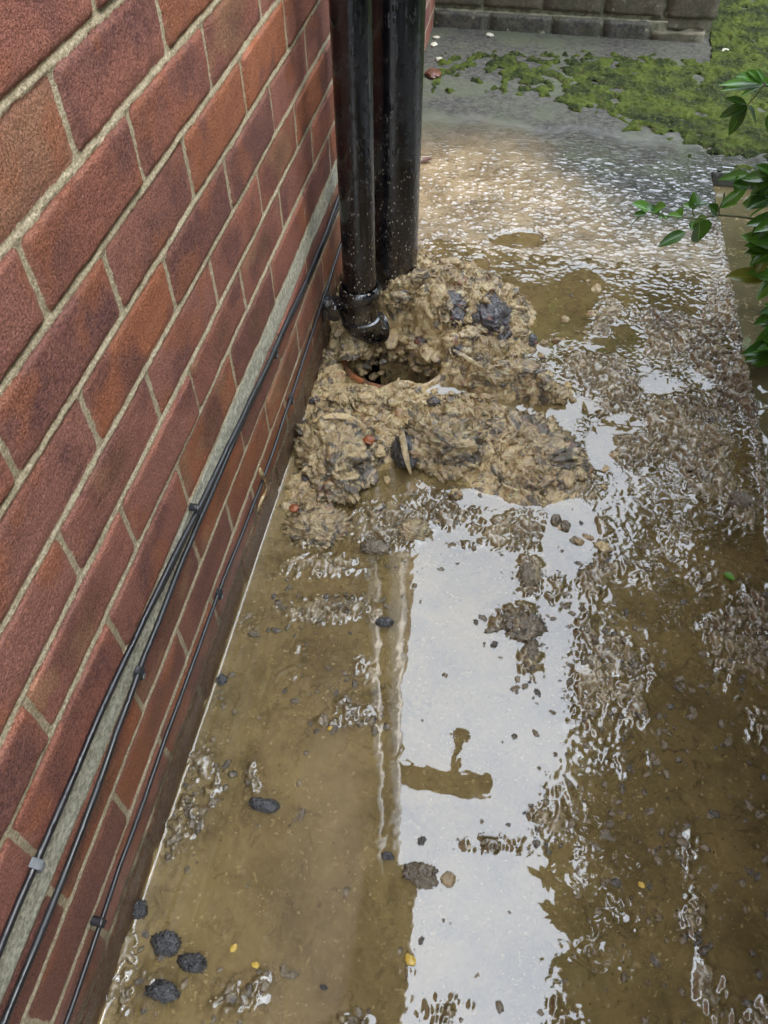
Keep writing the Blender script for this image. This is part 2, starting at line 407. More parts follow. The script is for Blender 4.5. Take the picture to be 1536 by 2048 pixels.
# ------------------------------------------------------------------ house wall: every brick modelled in one relief
BEDS_UP = [.861-.0755*k for k in range(8)]                 # bed joints above the damp course
def wall_layout(Y, Z):
    """signed distance to the nearest brick edge (positive inside a brick), brick id, damp-course mask"""
    hw = .0043
    up = Z > .305
    k = np.floor((.861+.0755*40-Z)/.0755)                  # course index going down
    zc_top = .861+.0755*40-.0755*k; zc_bot = zc_top-.0755
    zb = np.where(np.abs(zc_bot-.3325) < .02, .329, zc_bot)
    # below the damp course
    lowb = np.array([-.0935, -.015, .063, .1405, .218, .2855])
    kl = np.clip(np.searchsorted(lowb, Z)-1, 0, 4)
    zb2 = lowb[kl]; zt2 = lowb[kl+1]
    ztop = np.where(up, zc_top, zt2); zbot = np.where(up, zb, zb2)
    kk = np.where(up, (k-40), 8+(4-kl)).astype(int)
    off = np.where(up, np.where((kk % 2) == 0, .143, .0235), np.where((kl % 2) == 0, .133, .022))
    off = off+.006*np.sin(kk*2.3)
    j = np.floor((Y-off)/.22); y0 = off+j*.22; y1 = y0+.22
    r = .0065
    ax = np.minimum(Y-y0-hw, y1-Y-hw); az = np.minimum(Z-zbot-hw, ztop-Z-hw)
    ins = np.minimum(ax, az)
    cx = np.maximum(r-ax, 0); cz = np.maximum(r-az, 0)
    sdf = np.where((ax < r) & (az < r), r-np.hypot(cx, cz), ins)
    dpc = ((Z > .2855) & (Z < .329))
    sdf = np.where(dpc, -np.minimum(Z-.2855, .329-Z)-.002, sdf)
    return sdf, kk, j.astype(int), dpc, (Y-y0)/.22, (Z-zbot)/(ztop-zbot)
def build_wall(parent):
    ys = np.arange(-.06, 1.72, .0026); zs = np.arange(-.05, .98, .0024)
    Y, Z = np.meshgrid(ys, zs, indexing='ij')
    wy = .0022*fbm(Y*9, Z*9, 3.1, 4)+.0008*pn(Y*70, Z*70, 8); wz = .0035*fbm(Y*6, Z*6, 9.7, 4)+.0009*pn(Y*60, Z*60, 2)
    sdf, kk, jj, dpc, u, v = wall_layout(Y+wy, Z+wz)
    sdf = sdf+.0016*fbm(Y*45, Z*45, 5, 3)
    idv = (kk*37+jj*101+5000)
    rnd = np.random.RandomState(11); tab = rnd.rand(10007, 6)
    T = tab[idv % 10007]
    x = WALLX+.0014+np.where(sdf > 0, .0028*(1-np.exp(-np.maximum(sdf, 0)/.0026)), 0)
    tilt = (T[..., 0]-.5)*.0035+(T[..., 1]-.5)*.006*(u-.5)+(T[..., 2]-.5)*.004*(v-.5)
    x = x+np.where(sdf > 0, tilt*np.clip(sdf/.003, 0, 1), 0)-.0042
    x = x+.0009*fbm(Y*28, Z*28, 1, 4)+.0004*pn(Y*190, Z*190, 4)
    x = x+np.where(dpc, .0022+.0012*fbm(Y*30, Z*60, 6, 3), 0)
    x = x+np.where((sdf < 0) & ~dpc, .0018*np.exp(-((v-1.0)**2)/.004), 0)
    # colours: rose red, plum, orange, with firing marks
    red = np.array([.36, .118, .078]); rose = np.array([.42, .175, .135]); plum = np.array([.125, .048, .056]); org = np.array([.50, .155, .050]); brn = np.array([.20, .11, .05]); pal = np.array([.50, .30, .14])
    a = T[..., 3:4]; b = T[..., 4:5]; c = T[..., 5:6]
    col = red*(1-a)+rose*a
    low = sm(.5, .15, Z)[..., None]
    col = np.where(b < .20, col*.35+plum*.65, col); col = np.where((b > .20) & (b < .40+.25*low), org*.8+red*.2, col); col = np.where(b > .93, pal*.5+col*.5, col)
    band = sm(-.02, .26, fbm(u*1.9+T[..., 0]*40, v*.7+T[..., 1]*30+kk*3.3, jj*1.7+.5, 3)+.10*(c[..., 0]-.4))[..., None]
    col = col*(1-.80*band)+plum*.80*band
    b2 = sm(.08, .34, fbm(u*2.5+T[..., 2]*50, v*.9+7, kk*2.1+jj*.7, 3))[..., None]
    col = col*(1-.55*b2)+np.where(c > .72, pal, org)*.55*b2
    core = (np.exp(-((u-.5)**2)/.03-((v-.5)**2)/.09)*(T[..., 5] > .72))[..., None]
    col = col*(1-.75*core)+brn*.6*.75*core
    edge = np.exp(-np.maximum(sdf, 0)/.006)[..., None]*.35*(T[..., 1:2])
    col = col*(1-edge)+org*edge
    col = col*(.80+.38*T[..., 2:3])*(1+.22*fbm(Y*22, Z*22, 7.7, 4)[..., None])
    spl = 1.2*np.exp(-((Y-1.12)/.38)**2)*sm(.40, .10, Z)+.25*sm(.30, .02, Z)
    V = np.stack([x, Y, Z], -1).reshape(-1, 3)
    return mesh('wall', V, gridfaces(len(ys), len(zs)), M_BRICK, parent,
                attrs={'sdf': sdf.ravel(), 'dpc': dpc.astype(float).ravel(), 'hz': Z.ravel(), 'splash': np.clip(spl, 0, 1).ravel()},
                cols={'Col': col.reshape(-1, 3)})
house = empty('house', (WALLX, 1.5, 0), 'two storey red brick house, its rustic brick side wall with pale mortar filling the left', 'house')
build_wall(house)
mb = MB()
X0 = WALLX-.003
def quad(m, a, b, c, d): m.add([a, b, c, d], [(0, 1, 2, 3)])
ZT = 4.8
quad(mb, (X0, -3, -.1), (X0, -.06, -.1), (X0, -.06, ZT), (X0, -3, ZT))
quad(mb, (X0, -.06, .98), (X0, 1.718, .98), (X0, 1.718, ZT), (X0, -.06, ZT))
quad(mb, (X0, 1.718, -.1), (X0, 3.35, -.1), (X0, 3.35, ZT), (X0, 1.718, ZT))
quad(mb, (X0, 3.35, -.1), (X0-3, 3.35, -.1), (X0-3, 3.35, ZT), (X0, 3.35, ZT))
quad(mb, (X0, -3, -.1), (X0, -3, ZT), (X0-3, -3, ZT), (X0-3, -3, -.1))
mb.build('upper_wall', M_FARB, house, False)
mb = MB(); mb.box((WALLX-1.37, -.75, ZT+.06), (3.3, 4.5, .12)); mb.box((WALLX-1.5, .9, ZT+.02), (3.0, 4.9, .02)); mb.build('roof', M_ROOF, house, False)
mb = MB(); mb.tube([(WALLX+.29, -3, ZT+.05), (WALLX+.29, 1.48, ZT+.05)], .056, 16); mb.build('gutter', M_PIPE, house)

# ------------------------------------------------------------------ ground relief
def patch(Xg, Yg, px, py, rx, ry):
    c = at(px, py); a = at(px+rx, py); b = at(px, py+ry)
    e1 = a[:2]-c[:2]; e2 = b[:2]-c[:2]
    det = e1[0]*e2[1]-e1[1]*e2[0]
    dx = Xg-c[0]; dy = Yg-c[1]
    u = (dx*e2[1]-dy*e2[0])/det; v = (-dx*e1[1]+dy*e1[0])/det
    return np.exp(-(u*u+v*v)*1.1)
CRUMB = [(640, 1220, 110, 35, 1.0), (560, 1210, 40, 30, .6), (580, 1350, 120, 60, .5), (690, 1420, 45, 40, .8), (400, 1530, 45, 50, 1.0), (370, 1650, 55, 45, .9),
         (505, 1560, 25, 70, .8), (420, 1590, 30, 50, .7), (500, 1260, 50, 30, .5), (640, 1130, 130, 40, .8), (780, 1050, 110, 60, 1.0), (900, 1020, 90, 50, .9),
         (1040, 1060, 120, 60, .85), (1060, 1150, 40, 60, .9), (1040, 1240, 50, 45, 1.1), (1060, 1320, 30, 50, 1.0), (1110, 1180, 40, 60, .6),
         (990, 1690, 110, 28, .75), (880, 1860, 70, 30, .35), (900, 2020, 80, 50, .7), (1090, 1640, 60, 50, .7), (470, 1990, 90, 50, .8), (300, 1960, 60, 70, .6), (240, 1990, 40, 60, .9), (700, 2040, 60, 20, .7),
         (940, 1480, 40, 20, .25), (1140, 960, 60, 60, 1.0), (1190, 740, 90, 60, .9), (1250, 790, 70, 60, .9), (930, 1090, 70, 20, .5), (840, 1750, 35, 25, .6), (820, 1940, 30, 40, .5), (690, 1215, 60, 30, 1.0), (620, 1080, 60, 30, .8), (450, 1390, 40, 35, .5), (720, 1335, 30, 45, .6), (560, 1430, 60, 35, .45), (660, 1440, 50, 22, .8), (430, 1560, 30, 60, .7), (380, 1610, 30, 60, 1.0), (340, 1700, 30, 40, .8), (600, 1300, 50, 30, .5), (1010, 1240, 45, 40, .9), (250, 1900, 30, 70, 1.0), (520, 1960, 50, 40, .6), (730, 1430, 26, 30, .7)]
POOL = [(1110, 622, 75, 20), (1200, 690, 40, 22), (1085, 690, 26, 34), (1140, 815, 60, 26), (1240, 850, 60, 26), (1320, 770, 50, 22), (1200, 890, 34, 60), (1165, 570, 45, 40), (960, 545, 22, 34),
        (1140, 1060, 60, 80), (950, 990, 60, 26), (1040, 480, 60, 20)]
HOLE = (-.203, 1.302, .104, .082)
def ground_h(X, Y):
    far = sm(1.50, 1.85, Y)
    base = -.0062-.0022*sm(1.3, .3, Y)+far*.0105+.012*sm(1.9, 3.3, Y)
    base = base+.0028*fbm(X*5, Y*5, 2.2, 4)*(1-far*.5)
    # rougher, shallower strip to the right
    bx = .155+.05*fbm(Y*3, X*2, 4.4, 3)+.05*sm(.7, 1.2, Y)
    right = sm(bx-.015, bx+.06, X)*(1-far)
    mid = sm(1.02, 1.25, Y)*sm(.0, .12, X)*(1-far)
    amp = .25+.95*right+.55*mid
    patchy = sm(-.12, .22, fbm(X*7, Y*5, 6.6, 3))
    amp = amp*(.30+.80*patchy)*(1-.25*right)
    dens = np.zeros_like(X)
    for (px, py, rx, ry, a) in CRUMB: dens = np.maximum(dens, a*patch(X, Y, px, py, rx, ry))
    amp = np.maximum(amp*(1-.35*dens), 1.75*dens)
    wx = X+.006*pn(X*30, Y*30, 3); wyy = Y+.006*pn(X*30, Y*30, 7)
    base = base+.0040*right*(1-mid)
    bl = .65*billow(wx*44, wyy*38, .3, 2, .5)+.45*billow(wx*105, wyy*90, 2.3, 2, .5); lump = sm(.16, .62, bl)
    h = base+amp*(.0105*lump)*(1-far*.85)+np.clip(amp-.3, 0, 1)*.0022*fbm(X*120, Y*120, 1, 2)*(1-far)
    pool = np.zeros_like(X)
    for (px, py, rx, ry) in POOL: pool = np.maximum(pool, patch(X, Y, px, py, rx, ry))
    pool = sm(.25, .6, pool+.12*fbm(X*25, Y*25, 8, 3))
    h = h*(1-pool)+(-.0035)*pool
    # flowing film ripples on the slope
    h = h+far*sm(2.6, 2.0, Y)*(.0042*sm(.18, .60, fbm(X*30+.5*pn(X*9, Y*9), Y*56, 4.5, 3))+.0025*sm(.5, .95, billow(X*48, Y*80, 1.5, 2)))
    h = h+.0022*sm(2.3, 2.7, Y)*fbm(X*40, Y*40, 2.5, 4)
    # broken edge of the path slab and the sunken bed beyond it
    ex = .556+.014*fbm(Y*9, 3.3, 0, 4)+.004*fbm(Y*60, 1.3, 0, 2)
    drop = sm(ex, ex+.008, X)*sm(2.262, 2.250, Y+.01*fbm(X*10, 2, 0, 3))
    h = h+.006*np.exp(-((X-ex+.012)/.012)**2)*sm(2.2, 1.9, Y)*(.5+billow(X*60, Y*60, 1, 2))
    h = h*(1-drop)+(-.075+.012*fbm(X*12, Y*12, 5, 4))*drop
    return h, far, drop, right
def ground_attrs(X, Y):
    far = sm(1.50, 1.85, Y)
    nz = .16*fbm(X*4, Y*4, 3.4, 4)
    lim = 2.28-.36*sm(.0, .42, X)                     # the sludge tide line slants down to the right
    mud = sm(lim+.22, lim-.18, Y+nz)
    film = sm(2.52+.0*X, 2.36-.10*X, Y+nz*.7)
    film = np.maximum(film, .05)
    return mud, film
parts = []
def gpatch(x0, x1, y0, y1, st, attr=True):
    xs = np.arange(x0, x1+st*.5, st); ys = np.arange(y0, y1+st*.5, st)
    X, Y = np.meshgrid(xs, ys, indexing='ij'); H, far, drop, right = ground_h(X, Y)
    return X, Y, H, drop
X, Y, H, drop = gpatch(WALLX-.005, .5945, -.06, 2.30, .0025)
subm = sm(.0006, -.0010, H)*sm(1.95, 1.85, Y)
hx, hy, ha, hb = HOLE
keep = ((X-hx)/ha)**2+((Y-hy)/hb)**2 > 1.0
mud, film = ground_attrs(X, Y); film = film*(1-subm)+.0*subm
gv = [np.stack([X, Y, H], -1).reshape(-1, 3)]; gf = [gridfaces(*X.shape, keep)]; am = [mud.ravel()]; af = [film.ravel()]; asl = [drop.ravel()]
XA, YA, HA, KA = X, Y, H, keep
nb = len(gv[0])
def addg(x0, x1, y0, y1, st):
    global nb
    X, Y, H, drop = gpatch(x0, x1, y0, y1, st); mud, film = ground_attrs(X, Y)
    gv.append(np.stack([X, Y, H], -1).reshape(-1, 3)); gf.append(gridfaces(*X.shape)+nb); nb += X.size
    am.append((mud*(1-drop)).ravel()); af.append(film.ravel()); asl.append(drop.ravel())
addg(WALLX-.005, 1.8, 2.2975, 4.6, .0065)
addg(.592, 1.8, -.06, 2.2985, .0075)
big = 400
def flat(x0, y0, x1, y1, z=.0, soil=1.0):
    global nb
    gv.append(np.array([(x0, y0, z), (x1, y0, z), (x1, y1, z), (x0, y1, z)])); gf.append(np.array([[0, 1, 2, 3]])+nb); nb += 4
    am.append(np.zeros(4)); af.append(np.full(4, .3)); asl.append(np.full(4, soil))
flat(-big, 4.59, big, big, .006); flat(1.79, -.06, big, 4.6, -.05); flat(-big, -big, WALLX-.004, 4.6, -.06); flat(WALLX-.004, -big, big, -.055, -.02)
ground = mesh('ground', np.concatenate(gv), np.concatenate(gf), M_GROUND, attrs={'mud': np.concatenate(am), 'film': np.concatenate(af), 'soil': np.concatenate(asl)})
tag(ground, kind='structure')

# flood water: a sheet with a meniscus where it meets ground and wall
def smax(h, z, k): return .5*(h+z+np.sqrt((h-z)**2+k*k))
k = .0011
W = smax(HA, 0.0, k)+.0026*np.exp(-(XA-(WALLX-.001))/.0032)+.00010*fbm(XA*14, YA*14, 5, 3)
dep = np.maximum(W-HA, 0)
keepw = KA & (HA < .0035) & (YA < 1.95) & (XA < .60)
keepw &= ~((XA > .53) & (HA < -.02))
fw = gridfaces(*XA.shape, keepw)
v, f, dd = compact(np.stack([XA, YA, W], -1).reshape(-1, 3), fw, dep.ravel())
water = mesh('flood_water', v, f, M_WATER, attrs={'depth': dd}); tag(water, kind='structure')
M_WATER2 = m_water('ditch_water', (.15, .125, .065), 60, .9)
xs = np.arange(.535, 1.8, .01); ys = np.arange(-.06, 2.29, .01); X2, Y2 = np.meshgrid(xs, ys, indexing='ij')
water2 = mesh('ditch_water', np.stack([X2, Y2, np.full_like(X2, -.030)+.0006*fbm(X2*9, Y2*9, 2, 3)], -1).reshape(-1, 3), gridfaces(*X2.shape), M_WATER2, attrs={'depth': np.full(X2.size, .04)})
tag(water2, kind='structure')

# ------------------------------------------------------------------ open gully
gul = empty('drain_gully', (hx, hy, 0), 'open round terracotta gully in the path, clogged with sludge below the downpipe', 'drain')
n = 72; prof = [(1.14, -.006), (1.13, .003), (1.06, .006), (1.0, .004), (.97, -.006), (.965, -.04)]
def elring(profile, name, mat, parent, a=ha, b=hb):
    V = []; F = []
    for (r, z) in profile:
        for q in range(n):
            t = 2*math.pi*q/n; V.append((hx+a*r*math.cos(t), hy+b*r*math.sin(t), z-(.018*max(0, min(1, .5+1.6*math.cos(t-.75))) if z > -.05 else 0)))
    for i in range(len(profile)-1):
        for q in range(n): F.append((i*n+q, i*n+(q+1) % n, (i+1)*n+(q+1) % n, (i+1)*n+q))
    return mesh(name, np.array(V), F, mat, parent)
elring(prof, 'rim', m_plain('muddy_terracotta', (.10, .055, .03), (.34, .11, .04), 38, .35), gul)
elring([(.965, -.04), (.955, -.10), (.93, -.22), (.0001, -.225)], 'shaft', M_SHAFT, gul)

# ------------------------------------------------------------------ sludge heap round the gully
def blob(X, Y, cx, cy, rx, ry, h, p=2.0, rot=0.0):
    c, s = math.cos(rot), math.sin(rot); dx = X-cx; dy = Y-cy
    u = (dx*c+dy*s)/rx; v = (-dx*s+dy*c)/ry
    return h*np.maximum(1-(u*u+v*v)**(p*.5), -1.2)
def heap_h(X, Y):
    wx = X+.016*fbm(X*14, Y*14, 1, 3); wy = Y+.016*fbm(X*14, Y*14, 5, 3)
    B = [(-.235, 1.52, .15, .115, .125, 2.6), (-.205, 1.455, .085, .062, .128, 3), (-.14, 1.42, .07, .06, .100, 2.5), (-.12, 1.50, .16, .12, .105, 2.2), (-.045, 1.43, .10, .09, .080, 2.2),
         (-.33, 1.43, .06, .10, .075, 2), (-.035, 1.33, .075, .08, .055, 2), (.03, 1.28, .085, .06, .045, 2), (.10, 1.26, .09, .035, .030, 2), (.00, 1.42, .10, .08, .045, 2),
         (.00, 1.52, .10, .08, .028, 2), (-.10, 1.58, .15, .08, .045, 2),
         (-.20, 1.150, .19, .075, .017, 3), (-.335, 1.26, .035, .12, .016, 2), (-.05, 1.165, .14, .05, .026, 2), (-.24, 1.06, .11, .07, .022, 2), (.0, 1.07, .16, .08, .024, 2), (.09, 1.03, .13, .085, .026, 2), (-.30, .92, .05, .05, .012, 2)]
    h = np.full_like(X, -.03)
    for (cx, cy, rx, ry, hh, p) in B:
        b = blob(wx, wy, cx, cy, rx, ry, hh, p); k = .012
        h = np.maximum(h, b)+.25*k*np.maximum(1-np.abs(h-b)/k, 0)**2
    return h
xs = np.arange(WALLX+.0015, .30, .0017); ys = np.arange(.84, 1.74, .0017)
X, Y = np.meshgrid(xs, ys, indexing='ij')
h = heap_h(X, Y)
amp = sm(-.004, .03, h)
bl = billow(X*24+.6*pn(X*20, Y*20), Y*24+.6*pn(X*20, Y*20, 4), .8, 5, .58)
rg = ridge((X+.3*Y)*34+1.2*pn(X*16, Y*16, 2), (Y-.3*X)*18+1.2*pn(X*16, Y*16, 6), 3.3, 4, .6)
b3 = billow(X*75+1.1*pn(X*30, Y*30), Y*75+1.1*pn(X*30, Y*30, 4), 2.2, 4, .65)
h = h+(.004+.030*amp)*(bl-.38)+(.001+.004*amp)*(rg-.5)+(.002+.010*amp)*(b3-.4)
# the gully mouth: sludge hangs over its back wall, clear elsewhere
e = np.sqrt(((X-hx)/ha)**2+((Y-hy-.0)/hb)**2)
e = e+.10*fbm(X*26, Y*26, 7, 4)
back = sm(-.10, .55, (Y-hy)/hb)*sm(1.25, .2, np.abs((X-hx-.02)/ha))
inner = sm(.98, .80, e)
shift = .50*back
cut = sm(1.00-shift*.16, .88-shift*.34, e)
h = h*(1-cut)+(-.24)*cut
h = h-.020*cut*(1-cut)*4*0
rimclear = np.exp(-((e-1.04)/.08)**2)*sm(-.1, -.3, (Y-hy)/hb)*sm(hx+.03, hx-.02, X)
h = h-rimclear*(.02+np.maximum(h, 0)*.9)*sm(-.04, -.16, X)
h = h+.020*np.exp(-((e-1.12)/.12)**2)*(1-sm(-.1, -.3, (Y-hy)/hb)*sm(hx+.03, hx-.02, X))
leftmass = blob(X, Y, -.300, 1.375, .05, .045, .045); leftmass = np.where(leftmass > -.012, leftmass, -9)
h = np.maximum(h, leftmass+.012*(bl-.4)*2)
nrm = np.stack(np.gradient(h, .0017), -1); nl = np.sqrt(1+(nrm**2).sum(-1)); nx_, ny_ = -nrm[..., 0]/nl, -nrm[..., 1]/nl
steep = np.clip(nl-1, 0, 2)/2
dsp = .011*steep*(fbm(X*40, Y*40, h*45, 4)*2)
XX = X+nx_*dsp+.0035*amp*fbm(X*50, Y*50, h*40, 3); YY = Y+ny_*dsp+.0035*amp*fbm(X*50, Y*50, 9+h*40, 3)
g0, _, _, _ = ground_h(X, Y)
inh = ((X-hx)/ha)**2+((Y-hy)/hb)**2 < 1.0
kp = (h > np.minimum(g0, .0)-.004) | (inh & (h > -.19))
XX = np.maximum(XX, WALLX-.001)
v, f = compact(np.stack([XX, YY, h], -1).reshape(-1, 3), gridfaces(*X.shape, kp))
heap = mesh('sludge_heap', v, f, M_TAN); tag(heap, 'tan heap of sewage sludge and shredded wet paper piled round the open gully', 'sludge heap')

def heap_lumps():
    rr = random.Random(77); nx2, ny2 = h.shape
    groups = {0: [[], [], 0], 1: [[], [], 0], 2: [[], [], 0]}
    def put(x, y, r, zz, g, sub):
        V, F = ICO[sub]; s_ = rr.random()*90; e1 = rr.uniform(.8, 1.5); e3 = rr.uniform(.45, .85)
        q = V+.35*np.stack([pn(V[:, 0]*1.5+s_, V[:, 1]*1.5, V[:, 2]*1.5), pn(V[:, 0]*1.5, V[:, 1]*1.5+s_, V[:, 2]*1.5), pn(V[:, 0]*1.5, V[:, 1]*1.5, V[:, 2]*1.5+s_)], 1)
        d = 1+.5*pn(V[:, 0]*1.1+s_, V[:, 1]*1.1, V[:, 2]*1.1)+.42*(billow(q[:, 0]*2.0+s_, q[:, 1]*2.0, q[:, 2]*2.0, 3, .6)-.4)+.16*(ridge(q[:, 0]*3.5+s_, q[:, 1]*1.6, q[:, 2]*3.5, 2)-.5)
        P = V*d[:, None]*np.array([r*e1, r, r*e3]); t = rr.random()*3.14; u = rr.uniform(-.5, .5)
        P = np.stack([P[:, 0]*math.cos(t)-P[:, 1]*math.sin(t), P[:, 0]*math.sin(t)+P[:, 1]*math.cos(t), P[:, 2]], 1)
        P = np.stack([P[:, 0], P[:, 1]*math.cos(u)-P[:, 2]*math.sin(u), P[:, 1]*math.sin(u)+P[:, 2]*math.cos(u)], 1)
        P = P+np.array([x, y, zz]); P[:, 0] = np.maximum(P[:, 0], WALLX+.0005)
        G = groups[g]; G[0].append(P); G[1].append(F+G[2]); G[2] += len(P)
    k_ = 0; _dk = at(974, 642, .03)
    while k_ < 560:
        x = rr.uniform(WALLX+.01, .27); y = rr.uniform(.86, 1.68)
        ix = int((x-xs[0])/.0017); iy = int((y-ys[0])/.0017)
        if not (0 <= ix < nx2 and 0 <= iy < ny2): continue
        hz_ = h[ix, iy]
        if hz_ < .002 and rr.random() > .10: continue
        if hz_ < -.02: continue
        ee = math.hypot((x-hx)/ha, (y-hy)/hb)
        if ee < 1.18 and y < hy+.045: continue
        if ee < 1.35 and x < hx+.02 and y < hy: continue
        if math.hypot(x+.278, y-1.322) < .05 or math.hypot(x+.237, y-1.487) < .068: continue
        if x < -.24 and y < 1.40 and y > 1.30 and hz_ > .02 : continue
        if math.hypot(x-_dk[0], y-_dk[1]) < .050: continue
        k_ += 1; r = .004+.017*rr.random()**1.9; r *= (.55+.45*min(1, max(hz_, 0)/.03))
        pr = rr.random(); dk = .10+.25*(x > -.1 and y > 1.36)
        put(x, y, r, max(hz_, 0)+r*rr.uniform(-.35, .25), 2 if pr < dk*.35 else (1 if pr < .45 else 0), 4 if r > .010 else 3)
    for _ in range(70):                                      # shreds hanging down the back of the gully mouth
        t = rr.uniform(.25, 2.95); rad = rr.uniform(.72, .98); zz = rr.uniform(-.05, .015); x = hx+ha*math.cos(t)*rad; y = hy+hb*math.sin(t)*rad
        put(x, y, rr.uniform(.006, .017), zz, 0 if rr.random() < .75 else 1, 3)
    for _ in range(12):
        put(hx-rr.uniform(.02, .085), hy+rr.uniform(-.005, .06), rr.uniform(.006, .014), rr.uniform(-.10, .01), 1 if rr.random() < .6 else 0, 3)
    for g, mt in ((0, M_TAN), (1, M_GREY), (2, M_DARKRED)):
        G = groups[g]; o = mesh('lumps', np.concatenate(G[0]), np.concatenate(G[1]), mt, heap); o['kind'] = 'stuff'
heap_lumps()
def strands():
    rr = random.Random(21); V = []; F = []
    nx2, ny2 = h.shape
    for q in range(800):
        x = rr.uniform(WALLX+.02, .20); y = rr.uniform(.95, 1.62); a = rr.uniform(0, 6.28); ln = rr.uniform(.012, .05); wd = .0005+.0034*rr.random()**2
        P = []; n_ = 9; ok = True
        for i in range(n_):
            ix = int((x-xs[0])/.0017); iy = int((y-ys[0])/.0017)
            if not (2 < ix < nx2-3 and 2 < iy < ny2-3) or h[ix, iy] < .004: ok = False; break
            P.append(Vector((x, y, float(h[ix-2:ix+3, iy-2:iy+3].max())+.0012+.003*abs(math.sin(i*1.3+q)))))
            a += rr.uniform(-.55, .55); x += math.cos(a)*ln/n_; y += math.sin(a)*ln/n_
        if not ok or max(abs(P[i+1].z-P[i].z) for i in range(n_-1)) > .02: continue
        b = len(V)
        for i, p in enumerate(P):
            t = (P[min(i+1, n_-1)]-P[max(i-1, 0)]).normalized(); s_ = t.cross(Vector((math.sin(i*.9+q)*.8, math.cos(q)*.5, 1))).normalized(); nn = s_.cross(t); wv = wd*(.35+.65*math.sin(math.pi*i/(n_-1)))
            for (u, w_) in ((-1, 0), (-.3, .5), (.4, .35), (1, -.1)): V.append((p+s_*u*wv+nn*w_*wv)[:])
        for i in range(n_-1):
            for k in range(3): F.append((b+i*4+k, b+i*4+k+1, b+i*4+k+5, b+i*4+k+4))
    o = mesh('paper_strands', np.array(V), np.array(F), M_TAN, heap); o['kind'] = 'stuff'
strands()
# ------------------------------------------------------------------ clods
def clod_mesh(name, c, r, mat, seed, sub=5, rough=.35, freq=2.2, rot=0.0, fold=.10, parent=None):
    V, F = ICO[sub]; V = V.copy(); s = seed*13.37
    n1 = fbm(V[:, 0]*.9+s, V[:, 1]*.9, V[:, 2]*.9, 3)
    q = V+.25*np.stack([pn(V[:, 0]*2+s, V[:, 1]*2, V[:, 2]*2), pn(V[:, 0]*2, V[:, 1]*2+s, V[:, 2]*2), pn(V[:, 0]*2, V[:, 1]*2, V[:, 2]*2+s)], 1)
    b1 = billow(q[:, 0]*freq+s, q[:, 1]*freq, q[:, 2]*freq, 5 if sub > 4 else 3, .6)
    rg = ridge(q[:, 0]*freq*1.3+s, q[:, 1]*freq*1.3, q[:, 2]*freq*1.3, 3, .5)
    b4 = billow(q[:, 0]*freq*3.1+s, q[:, 1]*freq*3.1, q[:, 2]*freq*3.1, 3, .6)
    d = 1+.55*n1+.62*rough*(b1-.4)+.3*fold*(rg-.5)+.16*rough*(b4-.4)
    V = V*d[:, None]; V[:, 2] = np.where(V[:, 2] < 0, V[:, 2]*.5, V[:, 2])
    V = V*np.array(r); c_, s_ = math.cos(rot), math.sin(rot)
    V = np.stack([V[:, 0]*c_-V[:, 1]*s_, V[:, 0]*s_+V[:, 1]*c_, V[:, 2]], 1)
    o = mesh(name, V, F, mat, parent); o.location = c; return o
def clod(px, py, rpx, rpy, z, hz, mat, seed, name, label, cat, group=None, sub=5, rot=0.0, **k):
    c = at(px, py, z); s = np.linalg.norm(c-np.array([0, 0, CAMH]))/FPX
    rx = rpx*s; e = at(px, py+rpy, z)-at(px, py-rpy, z); ry = .5*np.linalg.norm(e)
    ry = max(rx*.5, ry-hz*.35)
    o = clod_mesh(name, tuple(c), (rx, ry, hz), mat, seed, sub, rot=rot, **k)
    return tag(o, label, cat, group)
clod(668, 905, 74, 92, .008, .050, M_GREY, 1, 'sludge_clod', 'big tan sludge clod with folded wipes, nearest the brick wall below the gully', 'clod', sub=6, rough=.8, fold=.5, rot=.3)
clod(880, 893, 80, 62, .010, .056, M_GREY, 2, 'sludge_clod', 'big ragged brown clod standing in the water below the middle of the gully', 'clod', sub=6, rough=.85, fold=.5, rot=-.2)
clod(1060, 905, 92, 78, .000, .028, M_GREY, 3, 'sludge_clod', 'broad low clod at the right edge of the heap beside the bright pool', 'clod', sub=6, rough=1.0, freq=3.4, fold=.4)
clod(974, 642, 52, 56, .032, .058, M_DARKRED, 4, 'sludge_clod', 'black and dark red lump lying on the heap right of the pipes', 'clod', sub=6, rough=.3, rot=.5)
clod(905, 605, 30, 22, .075, .020, M_DARKRED, 5, 'sludge_clod', 'small reddish brown lump on top of the heap right of the soil pipe', 'clod', rough=.5)
clod(640, 1048, 62, 44, .000, .020, M_GREY, 6, 'sludge_clod', 'flat crumbly clod with an orange chip, half sunk below the wall side lump', 'clod', sub=6, rough=.8, freq=3.6)
clod(655, 970, 44, 22, .004, .022, M_DARK, 7, 'sludge_clod', 'dark grey underside lump at the waterline of the wall side clod', 'clod', rough=.4)
clod(812, 905, 30, 38, .012, .035, M_DARK, 8, 'sludge_clod', 'black strip on the left flank of the ragged brown clod', 'clod', rough=.4)  # separate black lump set against the clod's left side
clod(822, 1062, 34, 26, .0, .016, M_GREY, 9, 'sludge_clod', 'grey brown clod in the water just above the bright reflection corner', 'clod', rough=.6, freq=3)
clod(752, 1095, 30, 17, .0, .011, M_BROWN, 10, 'sludge_clod', 'flat brown clod left of the bright reflection corner', 'clod', rough=.6, freq=3)
clod(1010, 745, 70, 22, .025, .020, M_GREY, 31, 'sludge_clod', 'stringy brown ridge of sludge right of the gully mouth', 'clod', sub=6, rough=.7, freq=3, fold=.4)
clod(704, 690, 26, 30, .030, .026, M_GREY, 32, 'sludge_clod', 'grey brown lump under the downpipe shoe beside the wall', 'clod', rough=.7, freq=2.6)
SG = 'grey black clods at the lower left'
